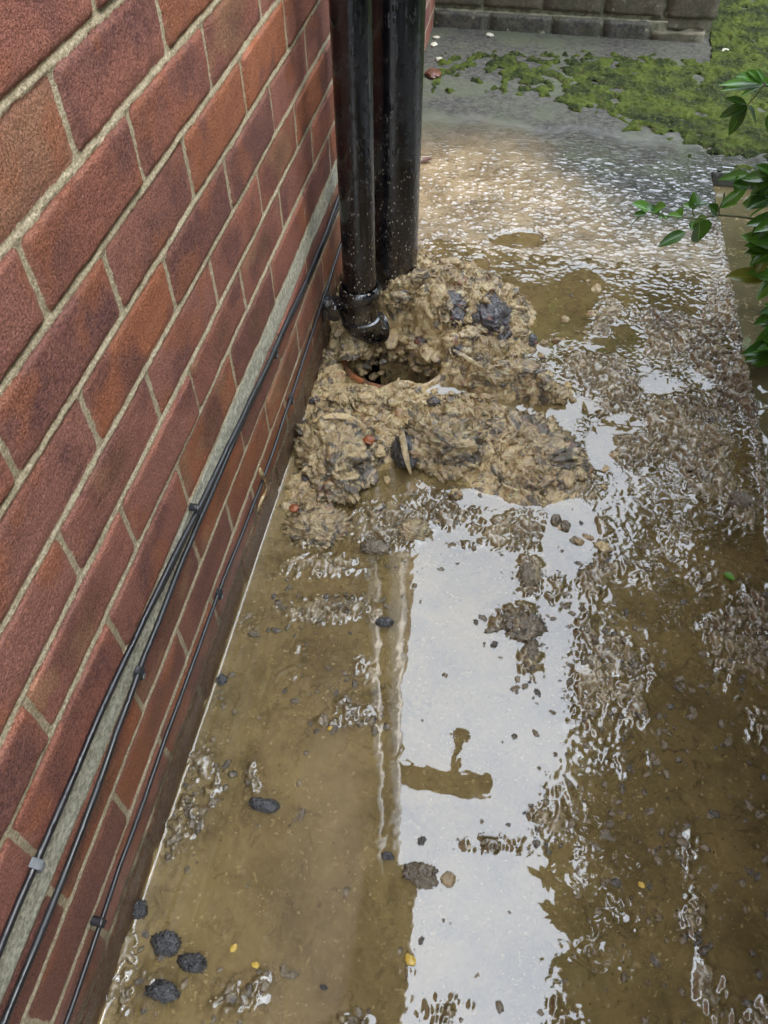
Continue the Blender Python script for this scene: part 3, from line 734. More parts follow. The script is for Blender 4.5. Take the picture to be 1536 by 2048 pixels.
clod(331, 1886, 23, 32, .002, .014, M_DARK, 11, 'dark_clod', 'largest grey black clod at the lower left, oblong, near the wall foot', 'clod', SG, rough=.75, freq=3.6)
clod(384, 1926, 24, 27, .002, .012, M_DARK, 12, 'dark_clod', 'grey black clod to the right of the largest lower left one', 'clod', SG, rough=.8, freq=3.8)
clod(325, 1982, 27, 19, .0, .010, M_DARK, 13, 'dark_clod', 'grey black clod lowest of the four at the lower left', 'clod', SG, rough=.8, freq=3.8)
clod(275, 1820, 17, 25, .002, .013, M_DARK, 14, 'dark_clod', 'grey black clod touching the foot of the brick wall', 'clod', SG, rough=.75, freq=3.6)
clod(528, 1610, 28, 12, .001, .008, M_DARK, 15, 'dark_clod', 'thin black flake with a glossy top in the left puddle', 'clod', rough=.25)
clod(769, 1245, 17, 13, .001, .010, M_DARK, 16, 'dark_clod', 'single round dark lump in the pipes\' reflection', 'clod', rough=.3)
clod(444, 1360, 10, 13, .001, .008, M_DARK, 17, 'dark_clod', 'small dark lump in the water a hand\'s width from the wall', 'clod', rough=.3, sub=4)
clod(1057, 1150, 19, 28, .001, .010, M_BROWN, 18, 'sludge_clod', 'oval brown clod alone in the bright reflected sky', 'clod', rough=.45, freq=2.6)
clod(1112, 1040, 10, 13, .001, .008, M_BROWN, 19, 'sludge_clod', 'left one of two round brown pebbles of sludge above the bright pool', 'clod', sub=4)
clod(1131, 1052, 10, 12, .001, .008, M_BROWN, 20, 'sludge_clod', 'right one of two round brown pebbles of sludge above the bright pool', 'clod', sub=4)
clod(896, 1760, 13, 18, .0, .006, M_GREY, 21, 'dark_clod', 'dark bean shaped clod in the lower bright reflection', 'clod', sub=4)
clod(842, 1750, 28, 27, .0, .009, M_BROWN, 22, 'sludge_clod', 'pale brown curled clod at the lower corner of the pipes\' reflection', 'clod', rough=.9, freq=2.6)
clod(1045, 1250, 40, 30, .0, .009, M_BROWN, 23, 'sludge_clod', 'ragged brown clod cluster in the middle of the bright reflection', 'clod', rough=1.0, freq=3)
clod(1062, 1310, 16, 34, .0, .008, M_BROWN, 24, 'sludge_clod', 'narrow brown clod just below the ragged cluster', 'clod', rough=.8, freq=3)
clod(775, 1712, 12, 12, .001, .007, M_DARK, 25, 'dark_clod', 'small dark lump at the lower end of the pale reflected strip', 'clod', sub=4)
clod(648, 1975, 7, 7, .001, .006, M_DARK, 26, 'dark_clod', 'tiny dark bead in the water at the bottom centre left', 'clod', sub=4)
clod(1480, 1000, 22, 18, .002, .012, M_BROWN, 27, 'sludge_clod', 'brown clod near the broken path edge at the right', 'clod', rough=.6)
# countless crumbs breaking the surface
def crumbs():
    V0, F0 = ICO[3]; vs = []; fs = []; nb = 0; rr = random.Random(4)
    areas = [(p[0], p[1], p[2], p[3], p[4]) for p in CRUMB]+[(1300, 1100, 150, 250, 4.5), (1350, 1600, 170, 330, 6.0), (1190, 1500, 60, 420, 3.0), (1400, 800, 90, 160, 1.5), (1000, 1750, 130, 260, .45), (620, 1500, 200, 300, .5), (800, 1130, 300, 60, .6)]
    for (px, py, rx, ry, a) in areas:
        for _ in range(int(18*a+rx*ry*a/900)):
            x = rr.gauss(px, rx*.75); y = rr.gauss(py, ry*.75)
            if y < 700 or y > 2100 or x > 1560 or x < 150: continue
            c = at(x, y, 0)
            if c[0] < WALLX+.006 or (c[0] > .54): continue
            hxy, _, _, _ = ground_h(np.array([[c[0]]]), np.array([[c[1]]]))
            r = .0011+.0042*rr.random()**3.2
            zz = max(float(hxy[0, 0])+.2*r, -.001)
            s = rr.random()*60; V = V0*(1+.5*pn(V0[:, 0]*1.6+s, V0[:, 1]*1.6, V0[:, 2]*1.6)+.25*pn(V0[:, 0]*4+s, V0[:, 1]*4, V0[:, 2]*4))[:, None]
            t = rr.random()*3.14; e = 1+rr.random()*.9
            V = V*np.array([r*e, r, r*.75]); V = np.stack([V[:, 0]*math.cos(t)-V[:, 1]*math.sin(t), V[:, 0]*math.sin(t)+V[:, 1]*math.cos(t), V[:, 2]], 1)
            vs.append(V+np.array([c[0], c[1], zz])); fs.append(F0+nb); nb += len(V)
    o = mesh('sludge_crumbs', np.concatenate(vs), np.concatenate(fs), M_BROWN)
    return tag(o, 'countless wet brown crumbs of sludge poking through the flood water', 'crumbs', kind='stuff')
crumbs()
def flecks():
    V0, F0 = ICO[3]; vs = []; fs = []; nb = 0; rr = random.Random(14)
    while len(vs) < 1100:
        x = rr.uniform(220, 1536); y = rr.uniform(1050, 2060)
        if pn(x*.006, y*.006, 3.3) < -.05+.25*rr.random()-.1: continue
        c = at(x, y, 0)
        if c[0] < WALLX+.004 or c[0] > .54: continue
        hv = float(ground_h(np.array([[c[0]]]), np.array([[c[1]]]))[0][0, 0]); r = .0005+.0019*rr.random()**3
        z = max(-.0012, hv) if rr.random() < .5 else max(hv, -.004)
        s_ = rr.random()*60; V = V0*(1+.5*pn(V0[:, 0]*1.6+s_, V0[:, 1]*1.6, V0[:, 2]*1.6))[:, None]; t = rr.random()*3.14; e = 1+rr.random()*.7
        V = V*np.array([r*e, r, r*.5]); V = np.stack([V[:, 0]*math.cos(t)-V[:, 1]*math.sin(t), V[:, 0]*math.sin(t)+V[:, 1]*math.cos(t), V[:, 2]], 1)
        vs.append(V+np.array([c[0], c[1], z])); fs.append(F0+nb); nb += len(V)
    tag(mesh('pale_flecks', np.concatenate(vs), np.concatenate(fs), m_plain('pale_fleck', (.42, .33, .19), (.62, .52, .33), 200, .4)), 'countless pale specks of grit and paper lying in the flood water', 'specks', kind='stuff')
flecks()
# small litter
def pebble(px, py, r, z, mat, seed, name, label, cat, group=None, flat=.6, e=1.3):
    c = at(px, py, z); o = clod_mesh(name, tuple(c), (r*e, r, r*flat), mat, seed, 4, rough=.15, rot=seed)
    return tag(o, label, cat, group)
CG = 'yellow corn kernels in the sludge water'
for i, (px, py, r, z, lb) in enumerate([(820, 1920, .0058, .002, 'yellow brown kernel husk at the edge of the lower bright reflection'), (511, 1930, .0036, .001, 'yellow corn kernel in the water at the lower left, right one of two'),
        (467, 1896, .0036, .001, 'yellow corn kernel in the water at the lower left, left one of two'), (1283, 1770, .0036, .001, 'yellow corn kernel in the dark water at the lower right'),
        (661, 1456, .0034, .001, 'yellow corn kernel in the left puddle next to a crumb trail'), (877, 803, .0042, .022, 'bright yellow kernel on the mud just below the gully')]):
    pebble(px, py, r, z, M_CORN, 40+i, 'corn_kernel', lb, 'corn kernel', CG)
pebble(737, 880, .010, .052, M_TERRA, 50, 'brick_chip', 'reddish brick chip on the wall side sludge clod', 'brick chip')
pebble(588, 1016, .010, .012, M_TERRA, 51, 'brick_chip', 'orange brick chip at the water edge close to the wall', 'brick chip', e=.9)
pebble(866, 147, .026, .02, M_DEADLEAF, 52, 'brick_lump', 'dark red lump on the concrete right of the soil pipe', 'lump', flat=.4)
SGG = 'pale stones by the far wall foot'
for i, (px, py, r, lb) in enumerate([(873, 75, .010, 'pale stone in the far corner, topmost of three'), (868, 89, .012, 'pale stone in the far corner, middle of three'), (879, 119, .012, 'pale stone in the far corner, lowest of three'),
        (979, 70, .012, 'single pale stone below the dark brick course'), (1449, 102, .013, 'pale yellow stone beside the end of the back wall')]):
    pebble(px, py, r, .018, M_GRAV, 60+i, 'stone', lb, 'stone', SGG, flat=.5)

# ------------------------------------------------------------------ pipes
dp = empty('downpipe', (-.278, 1.322, 0), 'thin glossy black downpipe in front, ending in an angled shoe over the gully', 'downpipe')
FX, FY = -.278, 1.322
mb = MB(); mb.lathe((FX, FY, 0), [(.0335, .10), (.0335, 4.9)], 48); mb.build('pipe', M_PIPE, dp)
mb = MB(); mb.lathe((FX, FY, 0), [(.0340, .148), (.0400, .150), (.0430, .156), (.0430, .168), (.0400, .174), (.0372, .176), (.0368, .100), (.0415, .098), (.0415, .086), (.0345, .082)], 48)
mb.build('collar', M_PIPE, dp)
_tp = at(760, 654, .048)
pts = [(FX, FY, .10), (FX, FY, .084)]+[tuple(Vector((FX, FY, .084)).lerp(Vector(_tp), q)+Vector((0, 0, -.010*math.sin(math.pi*q)))) for q in (.3, .65, 1.0)]
mb = MB(); mb.tube(pts, [.0345, .0355, .037, .036, .035], 32, cap=False)
inner = MB(); mb.build('shoe', M_PIPE, dp); 
inner.tube([pts[-1], pts[-2], pts[-3]], [.0315, .032, .031], 32, cap=True); inner.build('shoe_bore', M_SHAFT, dp)
br = MB(); br.tube([(FX-.034, FY+.004, .118), (FX-.052, FY+.004, .118), (FX-.078, FY+.004, .118)], [.019, .018, .017], 20)
br.tube([(FX-.050, FY-.022, .118), (FX-.050, FY-.034, .118)], [.016, .015], 16)
br.box((FX-.074, FY+.004, .118), (.006, .07, .05), bev=.002); br.build('bracket', M_PIPE, dp)
sp = empty('soil_pipe', (-.237, 1.487, 0), 'thick glossy black soil pipe behind, its foot buried in the sludge heap', 'soil pipe')
mb = MB(); mb.lathe((-.237, 1.487, 0), [(.055, -.05), (.055, 5.6)], 64); mb.build('pipe', M_PIPE, sp)
mb = MB(); mb.lathe((-.237, 1.487, 2.6), [(.0555, 0), (.062, .002), (.062, .07), (.0555, .072)], 64); mb.build('socket', M_PIPE, sp)
# fitting high on the corner, only seen mirrored in the puddle
ae = empty('wall_fitting', (-.15, 2.2, 4.8), 'dark bar with an arm high on the house, seen mirrored in the puddle', 'wall fitting')
mb = MB(); mb.box((.08, 2.20, 4.85), (.72, .19, .05), bev=.015); mb.box((-.32, 2.2, 4.82), (.12, .10, .08)); mb.build('bar', M_ROOF, ae)
mb = MB(); mb.box((.16, 2.42, 4.86), (.055, .36, .04), bev=.01); mb.box((.17, 2.57, 4.86), (.13, .07, .04), bev=.01); mb.build('arm', M_ROOF, ae)

# ------------------------------------------------------------------ cables with clips
def cable(name, label, path, r, twin=None, wob=.0012, seed=0):
    P = np.array(path); ys = np.linspace(P[0, 0], P[-1, 0], 260)
    # smooth interpolation
    zs = np.interp(ys, P[:, 0], P[:, 1]); kk = np.ones(15)/15; zp = np.pad(zs, 7, mode='edge'); zs = np.convolve(zp, kk, 'valid')
    zs = zs+wob*fbm(ys*9, seed+.5, 0, 2)*2
    xs = WALLX+.0028+r+.0012*np.abs(fbm(ys*5, seed+3.3, 0, 2))*3
    e = empty(name, (WALLX, float(ys[130]), float(zs[130])), label, 'cable', 'black cables along the brick wall')
    mb = MB(); mb.tube([(x, y, z) for x, y, z in zip(xs, ys, zs)], r, 14)
    if twin: mb.tube([(x+.0005, y, z-twin*1.02) for x, y, z in zip(xs, ys, zs)], r*.95, 14)
    mb.build('sheath', M_CABLE, e)
    return e, (lambda y: (float(np.interp(y, ys, xs)), float(np.interp(y, ys, zs))))
def clip(e, fn, y, r, mat, up=1):
    x, z = fn(y); mb = MB()
    pts = [(x-.003, y, z-up*(r+.003)), (x+r*.75, y, z-up*(r*.8)), (x+r+.0012, y, z), (x+r*.75, y, z+up*r*.8), (x-.001, y, z+up*(r+.004))]
    for dy in (-.003, -.0015, 0, .0015, .003): mb.tube([(p[0], p[1]+dy, p[2]) for p in pts], .0017, 8)
    mb.tube([(WALLX, y, z+up*(r+.006)), (WALLX+.010, y, z+up*(r+.006))], .0052, 14)
    o = mb.build('clip', mat, e)
    nb_ = MB(); nb_.lathe((0, 0, 0), [(.0001, .001), (.0028, .0008), (.0032, 0)], 14); q = nb_.build('nail', M_CLIPG, e)
    q.matrix_parent_inverse = Matrix.Translation(-Vector(e.location))
    q.location = (WALLX+.0105, y, z+up*(r+.006)); q.rotation_euler = (0, math.radians(90), 0)
    return o
c1, f1 = cable('cable', 'uppermost black cable, lying along the pale damp course band', [(-.12, .352), (.082, .348), (.256, .350), (.447, .338), (.598, .316), (.965, .283), (1.15, .268), (1.336, .262), (1.512, .268), (1.9, .275)], .0037, None, seed=1)
c2, f2 = cable('cable', 'second black cable from the top, just under the damp course band', [(-.12, .284), (.029, .280), (.14, .276), (.241, .282), (.363, .298), (.51, .302), (.698, .297), (.98, .278), (1.15, .262), (1.508, .250), (1.9, .25)], .0037, None, seed=7)
c2b, f2b = cable('cable', 'thin black cable squeezed between the two thicker upper ones', [(-.12, .350), (.082, .346), (.256, .348), (.40, .338), (.50, .3235), (.70, .307), (.965, .276), (1.2, .256), (1.5, .245), (1.9, .24)], .0028, None, seed=12)
c3, f3 = cable('cable', 'lowest thin black cable, splashed with sludge, running through the lower courses', [(-.12, .124), (.034, .128), (.133, .133), (.256, .134), (.45, .139), (.582, .136), (.72, .124), (.823, .118), (1.05, .128), (1.3, .145), (1.519, .162), (1.8, .17)], .0029, None, seed=21)
clip(c1, f1, .138, .0037, M_CLIPG, -1); clip(c1, f1, .585, .0037, M_CABLE, 1); clip(c2, f2, .363, .0037, M_CABLE, -1); clip(c2, f2, .967, .0037, M_CABLE, -1)
clip(c3, f3, .131, .0029, M_CABLE, 1); clip(c3, f3, .579, .0029, M_CABLE, -1); clip(c3, f3, 1.02, .0029, M_CABLE, -1)
# shred of wet paper caught on the lowest cable
def shred(pts, wd, name, label, cat, mat, twist=1.0, parent=None):
    V = []; F = []; n_ = len(pts); P = [Vector(p) for p in pts]
    for i, p in enumerate(P):
        t = (P[min(i+1, n_-1)]-P[max(i-1, 0)]).normalized(); a = Vector((.25, math.cos(i*twist), math.sin(i*twist)*.5)); a = (a-t*a.dot(t)).normalized(); nn = t.cross(a)
        wv = wd[i]
        for s, q in ((-1, 0), (-.4, .25), (.4, .25), (1, 0)): V.append(p+a*s*wv+nn*q*wv)
    for i in range(n_-1):
        for k in range(3): F.append((i*4+k, i*4+k+1, i*4+k+5, i*4+k+4))
    o = mesh(name, np.array([v[:] for v in V]), F, mat, parent)
    s = o.modifiers.new('solid', 'SOLIDIFY'); s.thickness = .0012
    s = o.modifiers.new('sub', 'SUBSURF'); s.levels = 2; s.render_levels = 2
    return tag(o, label, cat)
def onwall(px, py, off=.006):
    r = ray(px, py); t = (WALLX+off)/r[0]; return (WALLX+off, r[1]*t, CAMH+r[2]*t)
shred([onwall(518, 935), onwall(524, 950, .010), onwall(530, 962, .008), onwall(534, 980, .009), onwall(522, 1000), onwall(514, 1025)], [.003, .006, .005, .006, .004, .001], 'paper_shred', 'dried beige shred of wet paper hanging from the lowest cable', 'paper shred', M_TAN)
shred([tuple(at(*p)) for p in [(905, 700, .06), (935, 715, .055), (960, 735, .04), (985, 750, .035), (1010, 745, .035), (1030, 730, .04)]], [.004, .005, .004, .0045, .003, .0015], 'paper_shred', 'twisted pale strip of wipe lying right of the gully mouth', 'paper shred', M_TAN, .7)
shred([tuple(at(*p)) for p in [(620, 845, .055), (650, 832, .066), (685, 830, .068), (715, 842, .064), (735, 862, .056)]], [.003, .006, .007, .006, .003], 'paper_shred', 'folded wipe draped over the top of the wall side clod', 'paper shred', M_TAN, .3)
shred([tuple(at(*p)) for p in [(800, 850, .050), (806, 880, .062), (812, 915, .050), (822, 950, .02)]], [.004, .007, .006, .002], 'paper_shred', 'limp wipe hanging down the left flank of the ragged clod', 'paper shred', M_GREY, .4)

# ------------------------------------------------------------------ back wall
def backwall():
    rr = random.Random(3); e = empty('garden_wall', (.14, 3.2, 0), 'low mossy brick wall with a dark bottom course, across the far end of the path', 'wall')
    V = []; F = []; Cc = []
    def brick(c, d, col, jit=.004):
        bm = bmesh.new(); bmesh.ops.create_cube(bm, size=1); bmesh.ops.subdivide_edges(bm, edges=bm.edges[:], cuts=5, use_grid_fill=True)
        b = len(V)
        for v in bm.verts:
            p = np.array([v.co.x*d[0], v.co.y*d[1], v.co.z*d[2]])
            q = p/np.array(d)*2; edge = np.sort(np.abs(q))[-2]
            p *= 1-.02*max(0, edge-.6)
            p += np.array([pn(c[0]+p[0]*30, p[1]*30+c[1], p[2]*30+c[2]), pn(p[0]*30+9, c[0]+p[1]*30, p[2]*30), pn(p[0]*30, p[1]*30, c[0]+4+p[2]*30)])*jit
            V.append(p+np.array(c)); Cc.append(col)
        for f in bm.faces: F.append(tuple(v.index+b for v in f.verts))
        bm.free()
    xs = [-.36, -.155, .075, .255, .425]
    y0 = 3.2
    for i in range(4):                                        # dark projecting bottom course
        x0, x1 = xs[i], xs[i+1]; brick(((x0+x1)/2, y0+.05, .034), (x1-x0-.008, .11, .066), (.035, .036, .037))
    brick((.525, y0+.045, .020), (.185, .10, .045), (.13, .115, .08), .007); brick((.52, y0+.075, .062), (.19, .09, .03), (.10, .09, .06), .008)
    z = .078
    for k in range(6):
        x = -.40+(.11 if k % 2 else 0.0)
        while x < .62:
            x1 = min(x+.215, .645); g = rr.random()
            if x1-x > .04: brick(((x+x1)/2, y0+.075, z+.036), (x1-x-.008, .10, .066), (.060+.03*g, .054+.015*g, .036+.01*g))
            x = x1
        yy = y0+.14
        while yy < 6:                                         # return of the wall running away
            g = rr.random(); brick((.595, yy+.11, z+.036), (.10, .212, .066), (.060+.03*g, .054+.015*g, .036+.01*g)); yy += .22
        z += .0755
    mesh('brickwork', np.array(V), F, M_BACK, e, cols={'Col': np.array(Cc)})
    m = MB(); m.box((.11, y0+.076, .24), (1.02, .085, .47)); m.box((.596, y0+1.45, .24), (.085, 2.8, .47)); m.box((.06, y0+.055, .035), (.84, .085, .066)); m.build('mortar', m_plain('old_mortar', (.10, .10, .06), (.24, .23, .15), 50, .8, .8, .006), e, False)
    m = MB(); m.box((.12, y0+.076, z+.02), (1.10, .17, .045), bev=.006); m.box((.6, y0+1.5, z+.0205), (.17, 2.7, .045), bev=.006); m.build('coping', M_BACK, e)
backwall()

# ------------------------------------------------------------------ moss
def moss():
    st = .0045; xs = np.arange(-.30, 1.75, st); ys = np.arange(2.25, 4.55, st); X, Y = np.meshgrid(xs, ys, indexing='ij')
    def pxy(X, Y):
        c = ROT.T @ np.stack([X.ravel(), Y.ravel(), np.full(X.size, -CAMH)]); return (768+FPX*c[0]/c[2]).reshape(X.shape), (1024+FPX*c[1]/c[2]).reshape(X.shape)
    # band between the wet concrete and the back wall; edges given in metres
    n = fbm(X*5, Y*5, 1.1, 4); n2 = fbm(X*22, Y*22, 4.1, 3)
    near = 2.62-.12*sm(-.1, .25, X)-.24*sm(.25, .62, X)
    farl = 3.04+.0*X+.6*sm(.62, .72, X)*3
    m = sm(near-.14, near+.20, Y+.16*n)*sm(farl+.12, farl-.10, Y+.12*n)
    m = m*(.80+.20*sm(-.28, .15, X+.10*n))
    cover = m-.04+.85*n2+.5*n-.16*(1-sm(.0, .5, X))-.20*np.exp(-((X-.75)/.5)**2*0)
    hh = sm(.34, .62, cover)
    b = billow(X*30, Y*30, 2.2, 4, .6)
    g, _, _, _ = ground_h(X, Y)
    Z = g-.004+hh*(.005+.016*b)+.0016*fbm(X*160, Y*160, 3, 2)*hh
    v, f = compact(np.stack([X, Y, Z], -1).reshape(-1, 3), gridfaces(*X.shape, hh > .03))
    o = mesh('moss', v, f, M_MOSS); tag(o, 'bright green moss carpeting the concrete in front of the back wall', 'moss', kind='stuff')
moss()

# ------------------------------------------------------------------ shrubs
class Leaves:
    def __init__(s): s.v = []; s.f = []; s.lv = []; s.rib = []; s.n = 0
    def leaf(s, base, tip, up, wd=.36, droop=.12, val=None, nl=7):
        base = np.array(base, float); tip = np.array(tip, float); d = tip-base; ln = np.linalg.norm(d); d = d/ln
        up = np.array(up, float); up = up-d*up.dot(d); up /= max(1e-6, np.linalg.norm(up)); sd_ = np.cross(d, up)
        val = random.random() if val is None else val
        wd = min(.8, wd*1.45)
        for i in range(nl):
            t = i/(nl-1); wv = ln*wd*.5*max(.03, math.sin(math.pi*min(1, t**.85))**.8*(1-.15*t)) if i < nl-1 else ln*.006
            p = base+d*ln*t-up*ln*droop*(t*t)+up*ln*droop*.5*t
            for q in (-1, -.5, 0, .5, 1):
                s.v.append(p+sd_*q*wv+up*(abs(q)**1.3)*wv*.30); s.lv.append(val); s.rib.append(abs(q))
        for i in range(nl-1):
            for k in range(4):
                b = s.n+i*5+k; s.f.append((b, b+1, b+6, b+5))
        s.n += nl*5
    def build(s, parent, mat):
        return mesh('foliage', np.array(s.v), np.array(s.f), mat, parent, attrs={'lv': s.lv, 'rib': s.rib})
shr = empty('shrub', (.75, 1.45, -.05), 'glossy green leaved shrub reaching in from the right edge over the path', 'shrub')
Lf = Leaves(); st = MB()
def cp(x, y): return 1200+x/2.56, y/2.56
def P3(x, y, Y): return atY(*cp(x, y), Y)
YB = 1.5
def rup(b=0.0): return (random.uniform(-.35, .35), random.uniform(-.7, -.1), 1+b)
bp = [P3(1000, 1150, YB+.02), P3(860, 1130, YB), P3(740, 1112, YB), P3(610, 1100, YB), P3(500, 1120, YB-.01), P3(420, 1115, YB-.01), P3(330, 1105, YB-.015), P3(240, 1085, YB-.02)]
st.tube([(.80, 1.5, .12)]+[tuple(p) for p in bp], [.005, .0028, .0026, .0024, .0022, .0019, .0017, .0015, .001], 8)
st.tube([tuple(P3(480, 1110, YB)), tuple(P3(474, 1070, YB)), tuple(P3(480, 1040, YB))], .0011, 6)
st.tube([tuple(P3(610, 1100, YB)), tuple(P3(610, 1070, YB)), tuple(P3(625, 1040, YB))], .0014, 6)
for (b, t, wd) in [((265, 1085), (165, 1035), .5), ((270, 1078), (205, 1050), .5), ((240, 1092), (148, 1158), .38), ((235, 1095), (170, 1100), .5), ((268, 1088), (335, 1052), .75), ((300, 1100), (262, 1045), .5), ((395, 1112), (425, 1060), .6), ((340, 1105), (420, 1108), .45), ((330, 1100), (300, 1112), .5), ((325, 1100), (345, 1125), .5),
                   ((510, 1120), (505, 1245), .72), ((480, 1130), (470, 1180), .5), ((440, 1186), (295, 1262), .30), ((480, 1075), (482, 980), .52), ((482, 1050), (560, 1035), .42), ((480, 1058), (425, 1046), .5), ((600, 1098), (558, 1048), .6), ((480, 1140), (545, 1115), .6),
                   ((770, 892), (600, 916), .30), ((700, 985), (700, 900), .5), ((618, 1062), (765, 948), .28), ((618, 1065), (705, 1040), .32), ((612, 1060), (640, 985), .4), ((760, 960), (682, 940), .45), ((770, 950), (850, 900), .45), ((790, 945), (890, 830), .4), ((780, 940), (900, 950), .4), ((860, 960), (800, 1030), .42), ((810, 930), (780, 870), .4), ((850, 950), (940, 880), .5), ((830, 900), (900, 830), .45),
                   ((870, 1050), (760, 1110), .3), ((860, 1100), (780, 1240), .36), ((880, 1120), (790, 1380), .30), ((870, 1260), (785, 1390), .5), ((880, 1130), (940, 1200), .4), ((870, 1020), (930, 1120), .4), ((868, 1580), (845, 1700), .3), ((880, 1660), (800, 1860), .34), ((880, 1600), (830, 1770), .3)]:
    dy = random.uniform(-.025, .02)
    Lf.leaf(P3(*b, YB), P3(*t, YB+dy), rup(), wd, .10, None)
for (cx_, cy_, n_, ln_) in [(930, 990, 8, .075), (960, 1120, 7, .07), (900, 900, 6, .07), (935, 1260, 7, .075), (905, 1420, 5, .06), (950, 1600, 7, .07), (930, 1780, 7, .08)]:
    c_ = P3(cx_, cy_, YB-.02)
    for i_ in range(n_):
        t_ = random.uniform(1.7, 4.6) if cy_ < 1400 else random.uniform(2.6, 4.9)
        d_ = np.array([math.cos(t_), random.uniform(-.5, .3), math.sin(t_)*.7]); Lf.leaf(c_, c_+d_*ln_*random.uniform(.7, 1.1), rup(), .36, .12, random.random())
YT = 1.75
st.tube([(.9, 1.8, .35), tuple(P3(940, 470, YT)), tuple(P3(840, 435, YT)), tuple(P3(790, 500, YT-.02)), tuple(P3(752, 540, YT-.03))], [.004, .0025, .0018, .0014, .001], 8)
for (b, t, wd) in [((835, 432), (612, 428), .22), ((830, 440), (620, 458), .2), ((830, 440), (718, 488), .26), ((830, 425), (700, 385), .34), ((835, 420), (755, 358), .4), ((840, 420), (800, 350), .4), ((845, 425), (900, 370), .4), ((845, 430), (950, 450), .35)]:
    Lf.leaf(P3(*b, YT), P3(*t, YT-random.uniform(0, .03)), rup(.3), wd, .08, .75+.25*random.random())
for (b, t, wd) in [((752, 540), (608, 600), .34), ((750, 545), (655, 695), .34), ((755, 540), (802, 642), .42), ((750, 535), (640, 500), .32), ((755, 538), (700, 620), .3), ((900, 560), (860, 680), .4)]:
    Lf.leaf(P3(*b, YT-.03), P3(*t, YT-.03), rup(), wd, .08, .25*random.random())
# the mass of the shrub beyond the frame: leaf whorls on stems
rr = random.Random(9)
def whorls(Lf, st, n, x0, x1, y0, y1, z0, z1, ln=.075, test=True, edgef=None):
    k = 0; tries = 0
    while k < n and tries < n*20:
        tries += 1
        c = np.array([rr.uniform(x0, x1), rr.uniform(y0, y1), rr.uniform(z0, z1)])
        if edgef and c[0] < edgef(c[1], c[2]): continue
        q = proj(c-np.array([.04, 0, 0]))
        if test and q[2] > 0 and q[0] < 1620+rr.random()**2*500*(c[2] > .9) and -150 < q[1] < 2200: continue
        ax = np.array([rr.uniform(-.9, .2), rr.uniform(-.4, .4), rr.uniform(.2, 1)]); ax /= np.linalg.norm(ax)
        a = np.cross(ax, [0, 0, 1.0]); a /= np.linalg.norm(a)+1e-6; b = np.cross(ax, a); m = rr.randint(6, 9)
        for i in range(m):
            t = 2*math.pi*i/m+rr.random()*.5; e_ = rr.uniform(.1, .8)
            d = (a*math.cos(t)+b*math.sin(t))*1.0+ax*e_; d /= np.linalg.norm(d); l_ = ln*rr.uniform(.7, 1.25)
            Lf.leaf(c, c+d*l_, ax, .34, .15, rr.random(), 5)
        k += 1
def edgeR(y, z): return .50+.30*max(0, y-1.4)+.07*math.sin(y*7+z*3)+.05*math.sin(z*9+1)+(.16 if z < .6 else 0)+.12*max(0, z-1.5)+.25*max(0, y-1.9)
whorls(Lf, st, 2600, .40, 1.45, -.6, 2.35, .05, 2.4, edgef=edgeR)
def stems(parent, x, y, n_, h=2.2):
    for i in range(n_):
        m = MB(); a = rr.uniform(-.35, .35); b = rr.uniform(-.5, .5)
        m.tube([(x+.03*i, y+.1*i-.2, -.08), (x+.03*i+a*.3, y+.1*i-.2+b*.4, h*.4), (x+a*.6, y+b, h*.75), (x+a*.8, y+b*1.3, h)], [.014, .011, .007, .003], 8); m.build('stem', M_STEM, parent)
stems(shr, 1.05, .9, 6)
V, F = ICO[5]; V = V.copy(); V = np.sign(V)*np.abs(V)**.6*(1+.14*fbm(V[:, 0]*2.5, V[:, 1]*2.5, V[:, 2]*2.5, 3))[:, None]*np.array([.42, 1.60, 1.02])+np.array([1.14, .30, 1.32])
mesh('opaque_core', V, F, m_plain('shrub_shade', (.010, .018, .006), (.025, .04, .012), 14, .9), shr)  # solid dark core added inside the foliage to block light from the right
Lf.build(shr, M_LEAF); st.build('branch', M_STEM, shr)
L2 = Leaves(); s2 = MB()
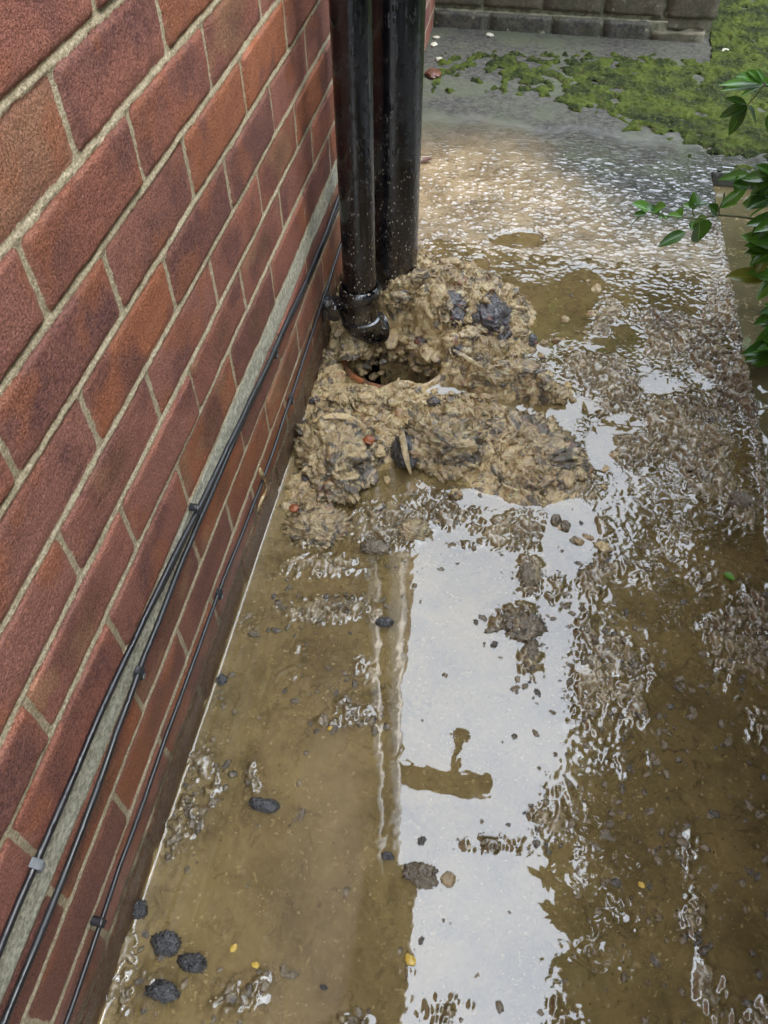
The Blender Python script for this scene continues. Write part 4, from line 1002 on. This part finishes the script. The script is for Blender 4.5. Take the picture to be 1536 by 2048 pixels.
L2.leaf(P3(850, 1425, YB-.02), P3(645, 1408, YB-.03), (0, -.5, 1), .34, .12, .5); L2.leaf(P3(845, 1330, YB-.02), P3(800, 1400, YB-.03), (0, -.5, 1), .6, .12, .2)
o = L2.build(shr, M_LEAFY); o.name = 'yellow_leaf'; o['label'] = 'yellowing spotted leaves low on the shrub'
shr2 = empty('shrub', (1.0, -.9, -.05), 'dark leafy shrub behind the viewer on the right, unseen, enlarged to shade the path', 'shrub')  # out of view, made bigger to shade the right of the path
Lf = Leaves(); st = MB(); whorls(Lf, st, 900, .42, 1.6, -2.2, -.3, .1, 2.6, .10, True, lambda y, z: .55+.1*math.sin(y*5+z*4)); Lf.build(shr2, M_LEAF); stems(shr2, 1.0, -1.1, 4)
hed = empty('hedge', (1.5, 6.0, 0), 'tall dark hedge beyond the low back wall, outside the picture', 'hedge')  # unseen backdrop, added so the flat wet film mirrors something dark
Lf = Leaves(); whorls(Lf, None, 1500, -3.2, 5.0, 5.3, 6.2, .0, 3.3, .16, False); Lf.build(hed, M_LEAF)
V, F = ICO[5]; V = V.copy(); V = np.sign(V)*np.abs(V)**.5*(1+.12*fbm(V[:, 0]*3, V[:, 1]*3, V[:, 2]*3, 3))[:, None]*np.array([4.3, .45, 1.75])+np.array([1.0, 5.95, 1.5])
mesh('opaque_core', V, F, m_plain('hedge_shade', (.012, .022, .006), (.03, .05, .012), 14, .9), hed); rr = random.Random(9)  # solid dark core added so the backdrop lets no sky through
# fallen leaves
Lg = Leaves(); b = at(1448, 1146, .006); t = at(1470, 1160, .006); Lg.leaf(b, t, (0, 0, 1), .5, .1, .9)
o = Lg.build(None, M_LEAF); o.name = 'fallen_leaf'; tag(o, 'small green leaf floating on the dark water at the right', 'leaf')
Lg = Leaves(); Lg.leaf(at(842, 322, .012), at(866, 318, .014), (0, 0, 1), .5, -.1, .9)
o = mesh('fallen_leaf', np.array(Lg.v), np.array(Lg.f), M_DEADLEAF); tag(o, 'curled dead leaf on the wet path right of the soil pipe', 'leaf')
C.render.engine = 'CYCLES'
C.cycles.max_bounces = 6; C.cycles.transparent_max_bounces = 6
